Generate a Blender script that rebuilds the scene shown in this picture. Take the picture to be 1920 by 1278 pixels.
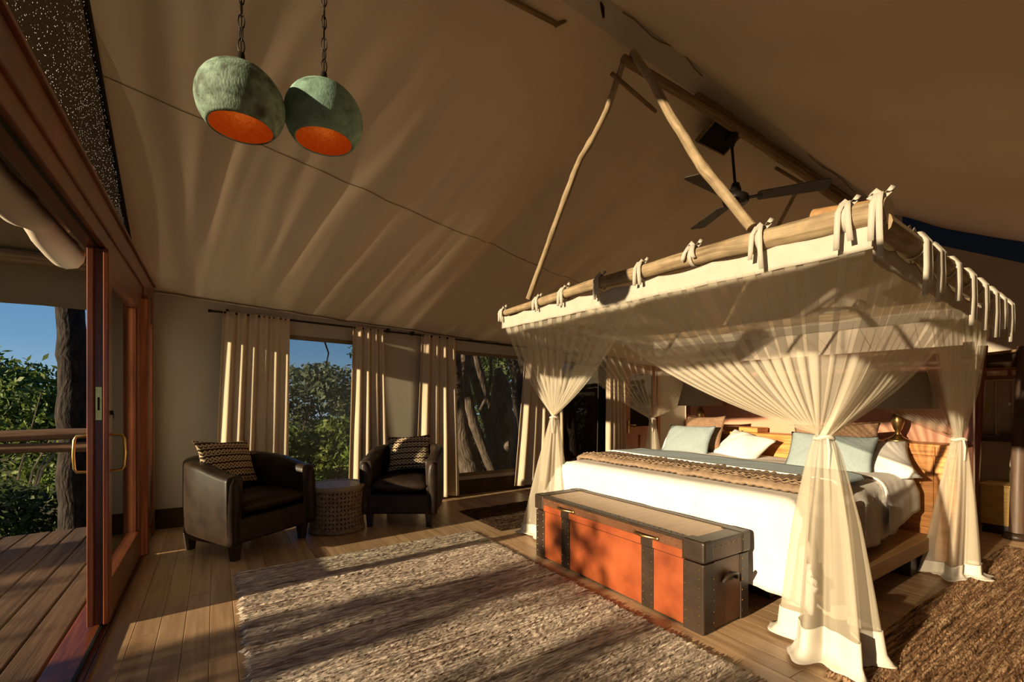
import bpy, bmesh, math, random
import numpy as np
from mathutils import Vector, Matrix
random.seed(7); rng = np.random.default_rng(7)
PI = math.pi
for o in list(bpy.data.objects): bpy.data.objects.remove(o)
S = bpy.context.scene; COL = S.collection

# ------------------------------------------------------------------ camera
cd = bpy.data.cameras.new('camera'); cam = bpy.data.objects.new('camera', cd); COL.objects.link(cam)
cd.sensor_width = 36; cd.lens = 853/1920*36; cd.shift_y = 109/1920; cd.clip_start = .02
cam.location = (0, 0, 1.25); cam.rotation_euler = (PI/2, 0, -math.radians(33.097))
S.camera = cam
# ------------------------------------------------------------------ sky, sun, exposure
SUN_AZ, SUN_EL = math.radians(3.0), math.radians(10.6)      # light travels towards +X, slightly +Y
W = bpy.data.worlds.new('sky'); S.world = W; W.use_nodes = True
wn = W.node_tree.nodes; wl = W.node_tree.links; wn.clear()
tcw = wn.new('ShaderNodeTexCoord'); spw = wn.new('ShaderNodeSeparateXYZ'); wl.new(tcw.outputs['Generated'], spw.inputs[0])
sky = wn.new('ShaderNodeValToRGB'); wl.new(spw.outputs[2], sky.inputs[0])      # clear evening sky, the same all round
for i_, (p_, c_) in enumerate(((0, (.30, .42, .52)), (.10, (.13, .29, .47)), (.30, (.07, .19, .39)), (1, (.03, .09, .25)))):
    e_ = sky.color_ramp.elements[i_] if i_ < 2 else sky.color_ramp.elements.new(p_)
    e_.position = p_; e_.color = (*c_, 1)
bg = wn.new('ShaderNodeBackground'); bg.inputs[1].default_value = .69
wo = wn.new('ShaderNodeOutputWorld'); wl.new(sky.outputs[0], bg.inputs[0]); wl.new(bg.outputs[0], wo.inputs[0])
sl = bpy.data.lights.new('sun', 'SUN'); so = bpy.data.objects.new('sun', sl); COL.objects.link(so)
sl.energy = 7.8; sl.color = (1.0, .79, .51); sl.angle = math.radians(.6)
d = Vector((math.cos(SUN_AZ)*math.cos(SUN_EL), math.sin(SUN_AZ)*math.cos(SUN_EL), -math.sin(SUN_EL)))
so.rotation_euler = d.to_track_quat('-Z', 'Y').to_euler(); so.location = (-20, -2, 6)
S.view_settings.view_transform = 'Standard'; S.view_settings.look = 'None'; S.view_settings.gamma = 1
S.view_settings.exposure = 0.7; S.view_settings.use_curve_mapping = False
try:
    S.cycles.transparent_max_bounces = 40; S.cycles.max_bounces = 10; S.cycles.diffuse_bounces = 6
except Exception: pass

# ------------------------------------------------------------------ helpers: materials
MATS = {}
def mat(name, cols, scale=(8, 8, 8), coord='pos', rough=.7, metal=0, bump=0, bscale=None, transl=0, alpha=1, spec=.3,
        detail=5, ramp=None, rand=0, val=0, sheen=0, coat=0, bdist=.01, distort=0, mottle=None):
    m = bpy.data.materials.new(name); MATS[name] = m; m.use_nodes = True
    nt = m.node_tree; n = nt.nodes; l = nt.links; n.clear()
    out = n.new('ShaderNodeOutputMaterial'); p = n.new('ShaderNodeBsdfPrincipled')
    if coord == 'pos': src = n.new('ShaderNodeNewGeometry').outputs['Position']
    else: src = n.new('ShaderNodeTexCoord').outputs[{'uv': 'UV', 'obj': 'Object', 'gen': 'Generated'}[coord]]
    oi = None
    if rand:
        oi = n.new('ShaderNodeObjectInfo'); a = n.new('ShaderNodeVectorMath'); a.operation = 'ADD'
        k = n.new('ShaderNodeMath'); k.operation = 'MULTIPLY'; k.inputs[1].default_value = rand
        l.new(oi.outputs['Random'], k.inputs[0]); l.new(src, a.inputs[0]); l.new(k.outputs[0], a.inputs[1]); src = a.outputs[0]
    def noise(sc, det, dist=0):
        mp = n.new('ShaderNodeVectorMath'); mp.operation = 'MULTIPLY'; mp.inputs[1].default_value = sc
        l.new(src, mp.inputs[0]); t = n.new('ShaderNodeTexNoise'); t.inputs['Scale'].default_value = 1
        t.inputs['Detail'].default_value = det; t.inputs['Distortion'].default_value = dist; l.new(mp.outputs[0], t.inputs['Vector']); return t
    t = noise(scale, detail, distort)
    r = n.new('ShaderNodeValToRGB'); e = r.color_ramp.elements
    rp = ramp or ([.3, .7] if len(cols) == 2 else list(np.linspace(.28, .72, len(cols))))
    while len(e) < len(cols): e.new(.5)
    for i, c in enumerate(cols): e[i].position = rp[i]; e[i].color = (*c, 1)
    l.new(t.outputs[0], r.inputs[0]); colr = r.outputs[0]
    if mottle:
        t3 = noise((mottle[0],)*3, 3); mx = n.new('ShaderNodeMix'); mx.data_type = 'RGBA'; mx.blend_type = 'MULTIPLY'
        r3 = n.new('ShaderNodeValToRGB'); r3.color_ramp.elements[0].position = .35; r3.color_ramp.elements[1].position = .65
        r3.color_ramp.elements[0].color = (mottle[1],)*3+(1,); l.new(t3.outputs[0], r3.inputs[0])
        mx.inputs[0].default_value = 1; l.new(colr, mx.inputs[6]); l.new(r3.outputs[0], mx.inputs[7]); colr = mx.outputs[2]
    if oi and val:
        h = n.new('ShaderNodeHueSaturation'); mr = n.new('ShaderNodeMapRange'); mr.inputs[3].default_value = 1-val; mr.inputs[4].default_value = 1+val
        l.new(oi.outputs['Random'], mr.inputs[0]); l.new(mr.outputs[0], h.inputs['Value']); l.new(colr, h.inputs['Color']); colr = h.outputs[0]
    l.new(colr, p.inputs['Base Color'])
    p.inputs['Roughness'].default_value = rough; p.inputs['Metallic'].default_value = metal
    p.inputs['Specular IOR Level'].default_value = spec
    if sheen: p.inputs['Sheen Weight'].default_value = sheen
    if coat: p.inputs['Coat Weight'].default_value = coat; p.inputs['Coat Roughness'].default_value = .25
    if bump:
        b = n.new('ShaderNodeBump'); b.inputs['Strength'].default_value = bump; b.inputs['Distance'].default_value = bdist
        tb = noise(bscale or tuple(4*x for x in scale), 4); l.new(tb.outputs[0], b.inputs['Height']); l.new(b.outputs[0], p.inputs['Normal'])
    sh = p.outputs[0]
    if transl:
        tr = n.new('ShaderNodeBsdfTranslucent'); l.new(colr, tr.inputs[0]); x = n.new('ShaderNodeMixShader'); x.inputs[0].default_value = transl
        l.new(sh, x.inputs[1]); l.new(tr.outputs[0], x.inputs[2]); sh = x.outputs[0]
    if alpha < 1:
        tp = n.new('ShaderNodeBsdfTransparent'); x = n.new('ShaderNodeMixShader'); x.inputs[0].default_value = alpha
        l.new(tp.outputs[0], x.inputs[1]); l.new(sh, x.inputs[2]); sh = x.outputs[0]
    l.new(sh, out.inputs[0]); m['bsdf'] = p.name
    return m

def glassmat(name, tint=(.9, .93, .92), refl=1.0):
    m = bpy.data.materials.new(name); m.use_nodes = True; n = m.node_tree.nodes; l = m.node_tree.links; n.clear(); MATS[name] = m
    o = n.new('ShaderNodeOutputMaterial'); t = n.new('ShaderNodeBsdfTransparent'); t.inputs[0].default_value = (*tint, 1)
    g = n.new('ShaderNodeBsdfGlossy'); g.inputs['Roughness'].default_value = .02
    f = n.new('ShaderNodeFresnel'); f.inputs[0].default_value = 1.5; x = n.new('ShaderNodeMixShader')
    k = n.new('ShaderNodeMath'); k.operation = 'MULTIPLY'; k.inputs[1].default_value = refl; l.new(f.outputs[0], k.inputs[0])
    l.new(k.outputs[0], x.inputs[0]); l.new(t.outputs[0], x.inputs[1]); l.new(g.outputs[0], x.inputs[2]); l.new(x.outputs[0], o.inputs[0]); return m

# ------------------------------------------------------------------ helpers: meshes
def lerp(a, b, t): return a+(b-a)*t
class MB:
    def __init__(s): s.v = []; s.f = []; s.uv = []
    def add(s, v, f, uv=None):
        o = len(s.v); s.v += [tuple(map(float, p)) for p in v]; s.f += [tuple(i+o for i in q) for q in f]
        s.uv += list(uv) if uv is not None else [(p[0]+p[1], p[2]) for p in v]; return s
    def box(s, x0, x1, y0, y1, z0, z1):
        return s.add([(x0,y0,z0),(x1,y0,z0),(x1,y1,z0),(x0,y1,z0),(x0,y0,z1),(x1,y0,z1),(x1,y1,z1),(x0,y1,z1)],
                     [(0,3,2,1),(4,5,6,7),(0,1,5,4),(1,2,6,5),(2,3,7,6),(3,0,4,7)])
    def hexa(s, p): return s.add(p, [(0,3,2,1),(4,5,6,7),(0,1,5,4),(1,2,6,5),(2,3,7,6),(3,0,4,7)])
    def tube(s, pts, r, n=8, cap=True):
        pts = [Vector(p) for p in pts]; m = len(pts); rs = r if hasattr(r, '__len__') else [r]*m
        V = []; U = []; F = []; ln = 0; up = Vector((0, 0, 1)); prev = None
        for i, p in enumerate(pts):
            t = (pts[min(i+1, m-1)]-pts[max(i-1, 0)]).normalized()
            if prev is None: a = t.cross(up) if abs(t.z) < .95 else t.cross(Vector((1, 0, 0)))
            else: a = prev-t*prev.dot(t)
            a.normalize(); b = t.cross(a); prev = a
            if i: ln += (p-pts[i-1]).length
            for k in range(n+1):
                th = 2*PI*k/n; V.append(p+(a*math.cos(th)+b*math.sin(th))*rs[i]); U.append((th*max(rs[i], .01), ln))
        for i in range(m-1):
            for k in range(n): F.append((i*(n+1)+k, (i+1)*(n+1)+k, (i+1)*(n+1)+k+1, i*(n+1)+k+1))
        if cap:
            for i, fl in ((0, 1), (m-1, 0)):
                base = len(V); V += [V[i*(n+1)+k] for k in range(n)]; U += [(.5, .5)]*n
                q = tuple(base+k for k in range(n)); F.append(q if fl else q[::-1])
        return s.add(V, F, U)
    def lathe(s, prof, c=(0, 0, 0), n=24, M=None, wob=None):
        V = []; U = []; F = []; m = len(prof); ln = 0
        for i, (r, z) in enumerate(prof):
            if i: ln += math.hypot(r-prof[i-1][0], z-prof[i-1][1])
            for k in range(n+1):
                th = 2*PI*k/n; rr = r*(wob(th, z) if wob else 1); p = Vector((rr*math.cos(th), rr*math.sin(th), z))
                if M: p = M@p
                V.append((p.x+c[0], p.y+c[1], p.z+c[2])); U.append((th*.2, ln))
        for i in range(m-1):
            for k in range(n): F.append((i*(n+1)+k, i*(n+1)+k+1, (i+1)*(n+1)+k+1, (i+1)*(n+1)+k))
        return s.add(V, F, U)
    def grid(s, P, uv=None, close=False):
        P = np.asarray(P, float); a, b = P.shape[:2]; V = P.reshape(-1, 3)
        U = np.asarray(uv, float).reshape(-1, 2) if uv is not None else np.stack(np.meshgrid(np.arange(a), np.arange(b), indexing='ij'), -1).reshape(-1, 2)/20.
        F = [(i*b+j, (i+1)*b+j, (i+1)*b+j+1, i*b+j+1) for i in range(a-1) for j in range(b-1)]
        return s.add(V, F, [tuple(x) for x in U])
    def xf(s, M):
        s.v = [tuple(M@Vector(p)) for p in s.v]; return s
    def build(s, name, m, parent=None, smooth=False, bev=0, solid=0, origin=None, weld=False):
        me = bpy.data.meshes.new(name); v = np.array(s.v)
        if origin is None: origin = (float((v[:, 0].min()+v[:, 0].max())/2), float((v[:, 1].min()+v[:, 1].max())/2), float(v[:, 2].min()))
        me.from_pydata([tuple(p) for p in v-np.array(origin)], [], s.f); uvl = me.uv_layers.new(name='UVMap')
        vi = np.zeros(len(me.loops), int); me.loops.foreach_get('vertex_index', vi)
        uvl.data.foreach_set('uv', np.array(s.uv, float)[vi].ravel())
        if weld:
            bm = bmesh.new(); bm.from_mesh(me); bmesh.ops.remove_doubles(bm, verts=bm.verts, dist=1e-4); bmesh.ops.recalc_face_normals(bm, faces=bm.faces); bm.to_mesh(me); bm.free()
        me.materials.append(m if not isinstance(m, str) else MATS[m])
        if smooth: me.polygons.foreach_set('use_smooth', [True]*len(me.polygons))
        o = bpy.data.objects.new(name, me); COL.objects.link(o); o.location = origin
        if parent is not None:
            o.parent = parent; w = Vector((0, 0, 0)); q = parent
            while q: w += q.location; q = q.parent
            o.location = Vector(origin)-w
        if bev: b = o.modifiers.new('bevel', 'BEVEL'); b.width = bev; b.segments = 2; b.limit_method = 'ANGLE'; b.angle_limit = .6
        if solid: b = o.modifiers.new('solid', 'SOLIDIFY'); b.thickness = solid; b.offset = 0
        return o
def tag(o, label=None, cat=None, group=None, kind=None):
    if label: o['label'] = label
    if cat: o['category'] = cat
    if group: o['group'] = group
    if kind: o['kind'] = kind
    return o
def empty(name, loc, label=None, cat=None, group=None, kind=None):
    o = bpy.data.objects.new(name, None); COL.objects.link(o); o.location = loc; o.empty_display_size = .1
    return tag(o, label, cat, group, kind)
def Rz(a): return Matrix.Rotation(a, 4, 'Z')
def wn1(x, seed=0, f=1.):                      # smooth 1-d noise
    s = 0
    for k in range(5): s += math.sin(x*f*(1+.73*k)+seed*1.7+k*2.1+math.sin(x*f*.41*(k+1)+seed))/(1+.5*k)
    return s/2.6
def log(pts, r, wob=.15, n=10, seed=0, sub=14):
    P = []; R = []; pts = [np.array(p, float) for p in pts]; m = len(pts)-1
    for i in range(m*sub+1):
        t = i/sub; k = min(int(t), m-1); u = t-k; p = lerp(pts[k], pts[k+1], u)
        rr = lerp(r[k], r[k+1], u) if hasattr(r, '__len__') else r
        p = p+np.array([wn1(t*2.3, seed), wn1(t*2.1, seed+5), wn1(t*2.7, seed+9)])*rr*wob*1.6; P.append(p); R.append(rr*(1+wob*.6*wn1(t*6, seed+3)))
    return MB().tube(P, R, n)

# ------------------------------------------------------------------ materials
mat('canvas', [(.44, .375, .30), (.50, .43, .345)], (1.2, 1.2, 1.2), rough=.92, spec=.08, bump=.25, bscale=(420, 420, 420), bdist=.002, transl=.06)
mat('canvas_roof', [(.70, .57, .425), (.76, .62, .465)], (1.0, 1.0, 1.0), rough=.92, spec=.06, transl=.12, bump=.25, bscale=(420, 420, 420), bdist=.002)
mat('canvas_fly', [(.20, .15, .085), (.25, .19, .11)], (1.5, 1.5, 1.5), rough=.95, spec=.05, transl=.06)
mat('seam', [(.19, .135, .075), (.22, .16, .09)], rough=.9, spec=.05)
mat('binding', [(.012, .010, .008), (.02, .016, .012)], rough=.8, spec=.1)
mat('floor_wood', [(.28, .165, .08), (.385, .245, .135), (.47, .32, .185)], (26, 1.6, 20), rough=.38, spec=.45, bump=.12, bscale=(90, 4, 60), rand=37, val=.13, bdist=.003, distort=.6)
mat('deck_wood', [(.055, .031, .016), (.10, .058, .031), (.145, .09, .05)], (34, 1.3, 20), rough=.75, spec=.2, bump=.35, bscale=(120, 5, 60), rand=41, val=.15, bdist=.004)
mat('mahogany', [(.085, .020, .007), (.15, .038, .011), (.20, .055, .016)], (60, 4, 4), rough=.33, spec=.5, bump=.08, bscale=(160, 10, 10), bdist=.002, coat=.1)
mat('mahogany_v', [(.10, .024, .008), (.18, .046, .013), (.24, .068, .02)], (55, 55, 3), rough=.33, spec=.5, bump=.08, bscale=(160, 160, 8), bdist=.002, coat=.1)
mat('door_wood', [(.20, .062, .018), (.33, .115, .035), (.42, .16, .05)], (40, 40, 3), rough=.4, spec=.4, bump=.08, bscale=(160, 160, 8), bdist=.002)
mat('skirting', [(.050, .032, .017), (.075, .05, .028)], (3, 3, 3), rough=.8, spec=.15)
mat('log_pale', [(.20, .135, .07), (.36, .265, .15), (.46, .355, .22)], (50, 3, 1), 'uv', rough=.7, bump=.5, bscale=(90, 8, 1), bdist=.004, mottle=(9, .7))
mat('log_dark', [(.12, .072, .032), (.22, .14, .065), (.28, .185, .09)], (50, 3, 1), 'uv', rough=.75, bump=.5, bscale=(90, 8, 1), bdist=.004)
mat('log_rail', [(.08, .043, .024), (.16, .088, .05), (.21, .125, .075)], (70, 3, 1), 'uv', rough=.8, bump=.6, bscale=(110, 8, 1), bdist=.006)
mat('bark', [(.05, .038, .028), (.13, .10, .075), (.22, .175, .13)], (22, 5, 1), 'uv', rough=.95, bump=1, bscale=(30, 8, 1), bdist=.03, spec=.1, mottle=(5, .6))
mat('bark_darkened', [(.010, .008, .007), (.026, .021, .017), (.045, .036, .03)], (22, 6, 1), 'uv', rough=.95, bump=1, bscale=(30, 10, 1), bdist=.03, spec=.1)  # colour darkened to stand in for shade on the deck trunk
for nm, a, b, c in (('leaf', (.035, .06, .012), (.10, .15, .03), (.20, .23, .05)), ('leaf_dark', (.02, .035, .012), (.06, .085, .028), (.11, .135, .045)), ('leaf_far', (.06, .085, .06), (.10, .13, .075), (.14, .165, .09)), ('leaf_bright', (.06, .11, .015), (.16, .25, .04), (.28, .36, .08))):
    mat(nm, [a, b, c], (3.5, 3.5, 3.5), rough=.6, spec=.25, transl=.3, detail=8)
mat('ground', [(.06, .055, .025), (.12, .10, .045), (.16, .13, .07)], (.5, .5, .5), rough=1, spec=.05)
mat('curtain', [(.64, .51, .365), (.72, .585, .43)], (6, 6, 2), rough=.9, spec=.05, bump=.2, bscale=(300, 300, 300), bdist=.001, transl=.22)
mat('iron', [(.018, .014, .011), (.035, .028, .022)], rough=.5, metal=.6)
mat('black_metal', [(.012, .010, .009), (.022, .019, .016)], rough=.42, metal=.4)
mat('fan_blade', [(.035, .027, .02), (.05, .04, .03)], rough=.5, spec=.3)
mat('brass', [(.55, .36, .11), (.75, .53, .2)], (30, 30, 30), rough=.28, metal=1)
mat('brass_old', [(.30, .20, .08), (.5, .35, .14)], (30, 30, 30), rough=.35, metal=1)
mat('leather_dark', [(.022, .0125, .008), (.040, .023, .015)], (9, 9, 9), rough=.40, spec=.18, bump=.18, bscale=(160, 160, 160), bdist=.002, mottle=(7, .6))
mat('leg_wood', [(.016, .009, .006), (.03, .016, .01)], (20, 20, 4), rough=.4, spec=.4)
mat('carved_wood', [(.13, .078, .042), (.20, .125, .068), (.26, .17, .095)], (14, 14, 40), rough=.6, bump=.3, bscale=(60, 60, 60), bdist=.002)
mat('carved_inner', [(.02, .013, .008), (.03, .02, .012)], rough=.9)
mat('carved_top', [(.22, .15, .09), (.30, .22, .14)], (30, 3, 3), rough=.45, spec=.45)
mat('leather_red', [(.13, .024, .006), (.215, .046, .011), (.27, .064, .017)], (5, 5, 5), rough=.42, spec=.4, bump=.15, bscale=(140, 140, 140), bdist=.002)
mat('leather_brown', [(.060, .024, .011), (.10, .042, .019)], (6, 6, 6), rough=.42, spec=.32, bump=.18, bscale=(120, 120, 120), bdist=.002)
mat('leather_strap', [(.016, .010, .006), (.032, .019, .011)], (8, 8, 8), rough=.42, spec=.3, bump=.2, bscale=(120, 120, 120), bdist=.002)
mat('leather_tan_sheen', [(.28, .17, .085), (.38, .24, .125)], (5, 40, 5), rough=.4, spec=.5, bump=.12, bscale=(120, 120, 120), bdist=.002)
mat('linen_white', [(.50, .475, .43), (.56, .53, .485)], (4, 4, 4), rough=.9, spec=.08, bump=.25, bscale=(9, 9, 9), bdist=.012)
mat('cotton_band', [(.60, .555, .46), (.66, .61, .52)], (10, 10, 10), rough=.9, spec=.05, transl=.25)
mat('linen_blue', [(.185, .225, .225), (.225, .27, .27)], (90, 90, 90), rough=.9, spec=.08, bump=.3, bscale=(260, 260, 260), bdist=.002)
mat('blanket_blue', [(.30, .37, .40), (.35, .43, .46)], (90, 90, 90), rough=.9, spec=.08, bump=.3, bscale=(260, 260, 260), bdist=.002)
mat('quilt_brown', [(.155, .105, .065), (.215, .15, .095)], (20, 20, 20), rough=.65, spec=.25, bump=.5, bscale=(30, 90, 30), bdist=.006)
mat('knit_brown', [(.16, .092, .052), (.24, .145, .085)], (60, 60, 60), rough=.95, bump=.9, bscale=(120, 120, 120), bdist=.008)
mat('sheet_trim', [(.62, .60, .56), (.68, .66, .62)], (5, 5, 5), rough=.9, spec=.05)
mat('head_wood', [(.24, .085, .018), (.46, .19, .045), (.56, .26, .075)], (5, 2.5, 34), rough=.4, spec=.4, bump=.12, bscale=(10, 4, 80), bdist=.002, distort=1.2)
mat('rail_wood', [(.28, .155, .06), (.40, .23, .10)], (3, 40, 40), rough=.55)
mat('suede', [(.42, .21, .135), (.50, .26, .17)], (2.5, 2.5, 2.5), rough=.95, sheen=.3, spec=.05)
mat('lamp_shade', [(.27, .215, .15), (.31, .25, .18)], (50, 50, 50), rough=.9, transl=.15)
mat('verdigris', [(.10, .115, .085), (.25, .36, .27), (.33, .47, .36)], (14, 14, 14), 'pos', rough=.75, spec=.25, bump=.6, bscale=(130, 130, 60), bdist=.004, mottle=(30, .55), ramp=[.3, .5, .68])
mat('verdigris_b', [(.12, .17, .125), (.24, .40, .31), (.30, .49, .39)], (10, 10, 10), 'pos', rough=.75, spec=.25, bump=.45, bscale=(110, 110, 60), bdist=.004, mottle=(24, .7), ramp=[.26, .44, .66])
mat('copper_in', [(.85, .33, .05), (.98, .46, .10)], (60, 60, 60), rough=.40, metal=.45, bump=.4, bscale=(120, 120, 120), bdist=.004)
mat('rattan', [(.38, .235, .07), (.55, .36, .12)], (10, 10, 120), rough=.7, bump=.5, bscale=(160, 160, 160), bdist=.004)
mat('hanging_cloth', [(.30, .24, .165), (.36, .29, .21)], (4, 4, 4), rough=.95)
mat('pole_dark', [(.045, .028, .018), (.09, .055, .035)], (30, 3, 1), 'uv', rough=.5, spec=.35)
mat('net', [(.80, .73, .58), (.84, .78, .64)], (5, 5, 5), rough=.9, spec=.0, transl=.45, alpha=.29)
mat('net_dense', [(.62, .55, .42), (.67, .60, .47)], (5, 5, 5), rough=.9, spec=.0, transl=.42, alpha=.5)
mat('net_roof', [(.70, .60, .42), (.76, .67, .50)], (5, 5, 5), rough=.9, spec=.0, transl=.4, alpha=.72)
mat('insect_mesh', [(.20, .20, .19), (.24, .24, .23)], rough=.8, spec=.1, alpha=.22)
mat('vent_mesh', [(.01, .01, .012), (.015, .015, .018)], rough=.7, alpha=.90)
glassmat('glass'); glassmat('glass_dark', (.30, .30, .31), 1.6)

def gauze_mat():
    m = bpy.data.materials.new('gauze'); MATS['gauze'] = m; m.use_nodes = True; n = m.node_tree.nodes; l = m.node_tree.links; n.clear()
    o = n.new('ShaderNodeOutputMaterial'); g = n.new('ShaderNodeNewGeometry')
    v = n.new('ShaderNodeTexVoronoi'); v.inputs['Scale'].default_value = 95; l.new(g.outputs['Position'], v.inputs['Vector'])
    w = n.new('ShaderNodeTexWhiteNoise'); l.new(v.outputs['Position'], w.inputs['Vector'])
    a = n.new('ShaderNodeMath'); a.operation = 'LESS_THAN'; a.inputs[1].default_value = .22; l.new(v.outputs['Distance'], a.inputs[0])
    b = n.new('ShaderNodeMath'); b.operation = 'GREATER_THAN'; b.inputs[1].default_value = .72; l.new(w.outputs['Value'], b.inputs[0])
    c = n.new('ShaderNodeMath'); c.operation = 'MULTIPLY'; l.new(a.outputs[0], c.inputs[0]); l.new(b.outputs[0], c.inputs[1])
    dk = n.new('ShaderNodeBsdfDiffuse'); dk.inputs[0].default_value = (.014, .011, .008, 1)
    tp = n.new('ShaderNodeBsdfTransparent'); x = n.new('ShaderNodeMixShader'); x.inputs[0].default_value = .36
    l.new(tp.outputs[0], x.inputs[1]); l.new(dk.outputs[0], x.inputs[2])
    tr = n.new('ShaderNodeBsdfTranslucent'); tr.inputs[0].default_value = (.34, .34, .36, 1)  # pale specks painted in for sun sparkles through the mesh holes
    y = n.new('ShaderNodeMixShader'); l.new(c.outputs[0], y.inputs[0]); l.new(x.outputs[0], y.inputs[1]); l.new(tr.outputs[0], y.inputs[2])
    l.new(y.outputs[0], o.inputs[0])
gauze_mat()

def band_mat(name, ca, cb, period, zig, zz=.02):
    """woven ethnic band pattern on UV (metres)"""
    m = bpy.data.materials.new(name); MATS[name] = m; m.use_nodes = True; n = m.node_tree.nodes; l = m.node_tree.links; n.clear()
    o = n.new('ShaderNodeOutputMaterial'); p = n.new('ShaderNodeBsdfPrincipled'); tc = n.new('ShaderNodeTexCoord'); sp = n.new('ShaderNodeSeparateXYZ'); l.new(tc.outputs['UV'], sp.inputs[0])
    def M(op, a, b=None, c=None):
        q = n.new('ShaderNodeMath'); q.operation = op
        for i, z in enumerate((a, b, c)):
            if z is None: continue
            if hasattr(z, 'default_value') or hasattr(z, 'node'): l.new(z, q.inputs[i])
            else: q.inputs[i].default_value = z
        return q.outputs[0]
    X, Y = sp.outputs[0], sp.outputs[1]
    tri = M('PINGPONG', X, zig); yy = M('ADD', Y, M('MULTIPLY', tri, .9))
    z1 = M('GREATER_THAN', M('SINE', M('MULTIPLY', yy, 2*PI/zz)), .05)
    st = M('SINE', M('MULTIPLY', Y, 2*PI/period)); line = M('GREATER_THAN', st, .86); gap = M('LESS_THAN', st, -.86)
    dot = M('GREATER_THAN', M('SINE', M('MULTIPLY', X, 2*PI/.021)), -.2)
    f = M('MAXIMUM', M('MULTIPLY', z1, M('SUBTRACT', 1, gap)), M('MULTIPLY', line, dot))
    ns = n.new('ShaderNodeTexNoise'); ns.inputs['Scale'].default_value = 90; l.new(tc.outputs['UV'], ns.inputs['Vector'])
    f = M('MULTIPLY', f, M('ADD', M('MULTIPLY', ns.outputs[0], .8), .35))
    mx = n.new('ShaderNodeMix'); mx.data_type = 'RGBA'; l.new(f, mx.inputs[0]); mx.inputs[6].default_value = (*ca, 1); mx.inputs[7].default_value = (*cb, 1)
    l.new(mx.outputs[2], p.inputs['Base Color']); p.inputs['Roughness'].default_value = .95; p.inputs['Specular IOR Level'].default_value = .05
    b = n.new('ShaderNodeBump'); b.inputs['Strength'].default_value = .4; b.inputs['Distance'].default_value = .003; l.new(f, b.inputs['Height']); l.new(b.outputs[0], p.inputs['Normal'])
    l.new(p.outputs[0], o.inputs[0]); return m
band_mat('kilim_cushion', (.035, .020, .012), (.62, .48, .32), .062, .019, .030)

def rug_mat(name, cols, ramp, sx=2.2, sy=70, fleck=.5):
    m = mat(name, cols, (sx, sy, 6), 'pos', rough=.97, spec=.05, detail=4, ramp=ramp, bump=.8, bscale=(26, 150, 30), bdist=.01)
    n = m.node_tree.nodes; l = m.node_tree.links; p = n[m['bsdf']]
    src = p.inputs['Base Color'].links[0].from_socket; g = n.new('ShaderNodeNewGeometry'); s = n.new('ShaderNodeVectorMath'); s.operation = 'MULTIPLY'; s.inputs[1].default_value = (13, 120, 20)
    l.new(g.outputs['Position'], s.inputs[0]); t = n.new('ShaderNodeTexNoise'); t.inputs['Scale'].default_value = 1; t.inputs['Detail'].default_value = 2; l.new(s.outputs[0], t.inputs['Vector'])
    r = n.new('ShaderNodeValToRGB'); r.color_ramp.elements[0].position = .36; r.color_ramp.elements[1].position = .62; r.color_ramp.elements[0].color = (fleck,)*3+(1,)
    r.color_ramp.elements[1].color = (1.25, 1.25, 1.25, 1); l.new(t.outputs[0], r.inputs[0])
    mx = n.new('ShaderNodeMix'); mx.data_type = 'RGBA'; mx.blend_type = 'MULTIPLY'; mx.inputs[0].default_value = 1
    l.new(src, mx.inputs[6]); l.new(r.outputs[0], mx.inputs[7]); l.new(mx.outputs[2], p.inputs['Base Color'])
rug_mat('rug_grey', [(.17, .11, .08), (.42, .335, .26), (.57, .48, .385), (.80, .71, .59)], [.28, .44, .56, .74], sx=1.6, sy=85, fleck=.55)
rug_mat('rug_dark', [(.045, .025, .016), (.085, .05, .03), (.16, .10, .06)], [.34, .52, .7], sx=.8, sy=42)
rug_mat('rug_brown', [(.07, .036, .02), (.24, .135, .07), (.38, .24, .135), (.55, .39, .24)], [.28, .44, .58, .74])

# ================================================================== STRUCTURE
# ---- floor planks (run along Y)
fl = empty('floor', (3.2, 2.2, 0), kind='structure'); tag(fl, 'pale timber plank floor of the tent')
pk = [MB().box(-.057, .057, -.5, .5, -.025, 0).build('plank', 'floor_wood', fl, bev=.0025, origin=(0, 0, 0)) for _ in range(1)][0]
first = True
def put_plank(src, parent, x, y, z, ln, w=1.0):
    global first
    o = src if first else src.copy()
    if not first: COL.objects.link(o)
    first = False
    o.parent = parent; o.location = Vector((x, y, z))-parent.location; o.scale = (w, ln, 1); return o
x = -.486+.0575; i = 0
while x < 6.98:
    y0 = -.88
    cuts = sorted([y0]+[((i*1.37+k*2.3) % 2.3)+y0+.3+k*2.3-.0 for k in range(3)]+[5.56])
    for a, b in zip(cuts[:-1], cuts[1:]):
        if b-a > .15: put_plank(pk, fl, x, (a+b)/2, 0, (b-a)-.002)
    x += .115; i += 1
# ---- deck
dk = empty('deck', (-2, 2.3, -.07), kind='structure'); tag(dk, 'weathered timber deck boards outside the sliding doors')
first = True
pd = MB().box(-.073, .073, -.5, .5, -.035, 0).build('plank', 'deck_wood', dk, bev=.005, origin=(0, 0, 0))
for k in range(18):
    put_plank(pd, dk, -.767-.161*k, 2.3+random.uniform(-.03, .03), -.03+random.uniform(-.003, .003), 7.75)
tag(MB().box(-3.6, -.68, -1.5, 6.1, -.16, -.075).build('trim_1', 'skirting'), 'dark joists under the deck boards', kind='structure')
tag(MB().box(-30, 60, -30, 70, -2.1, -1.6).build('ground', 'ground'), 'bush ground around the tent', kind='structure')

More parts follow.
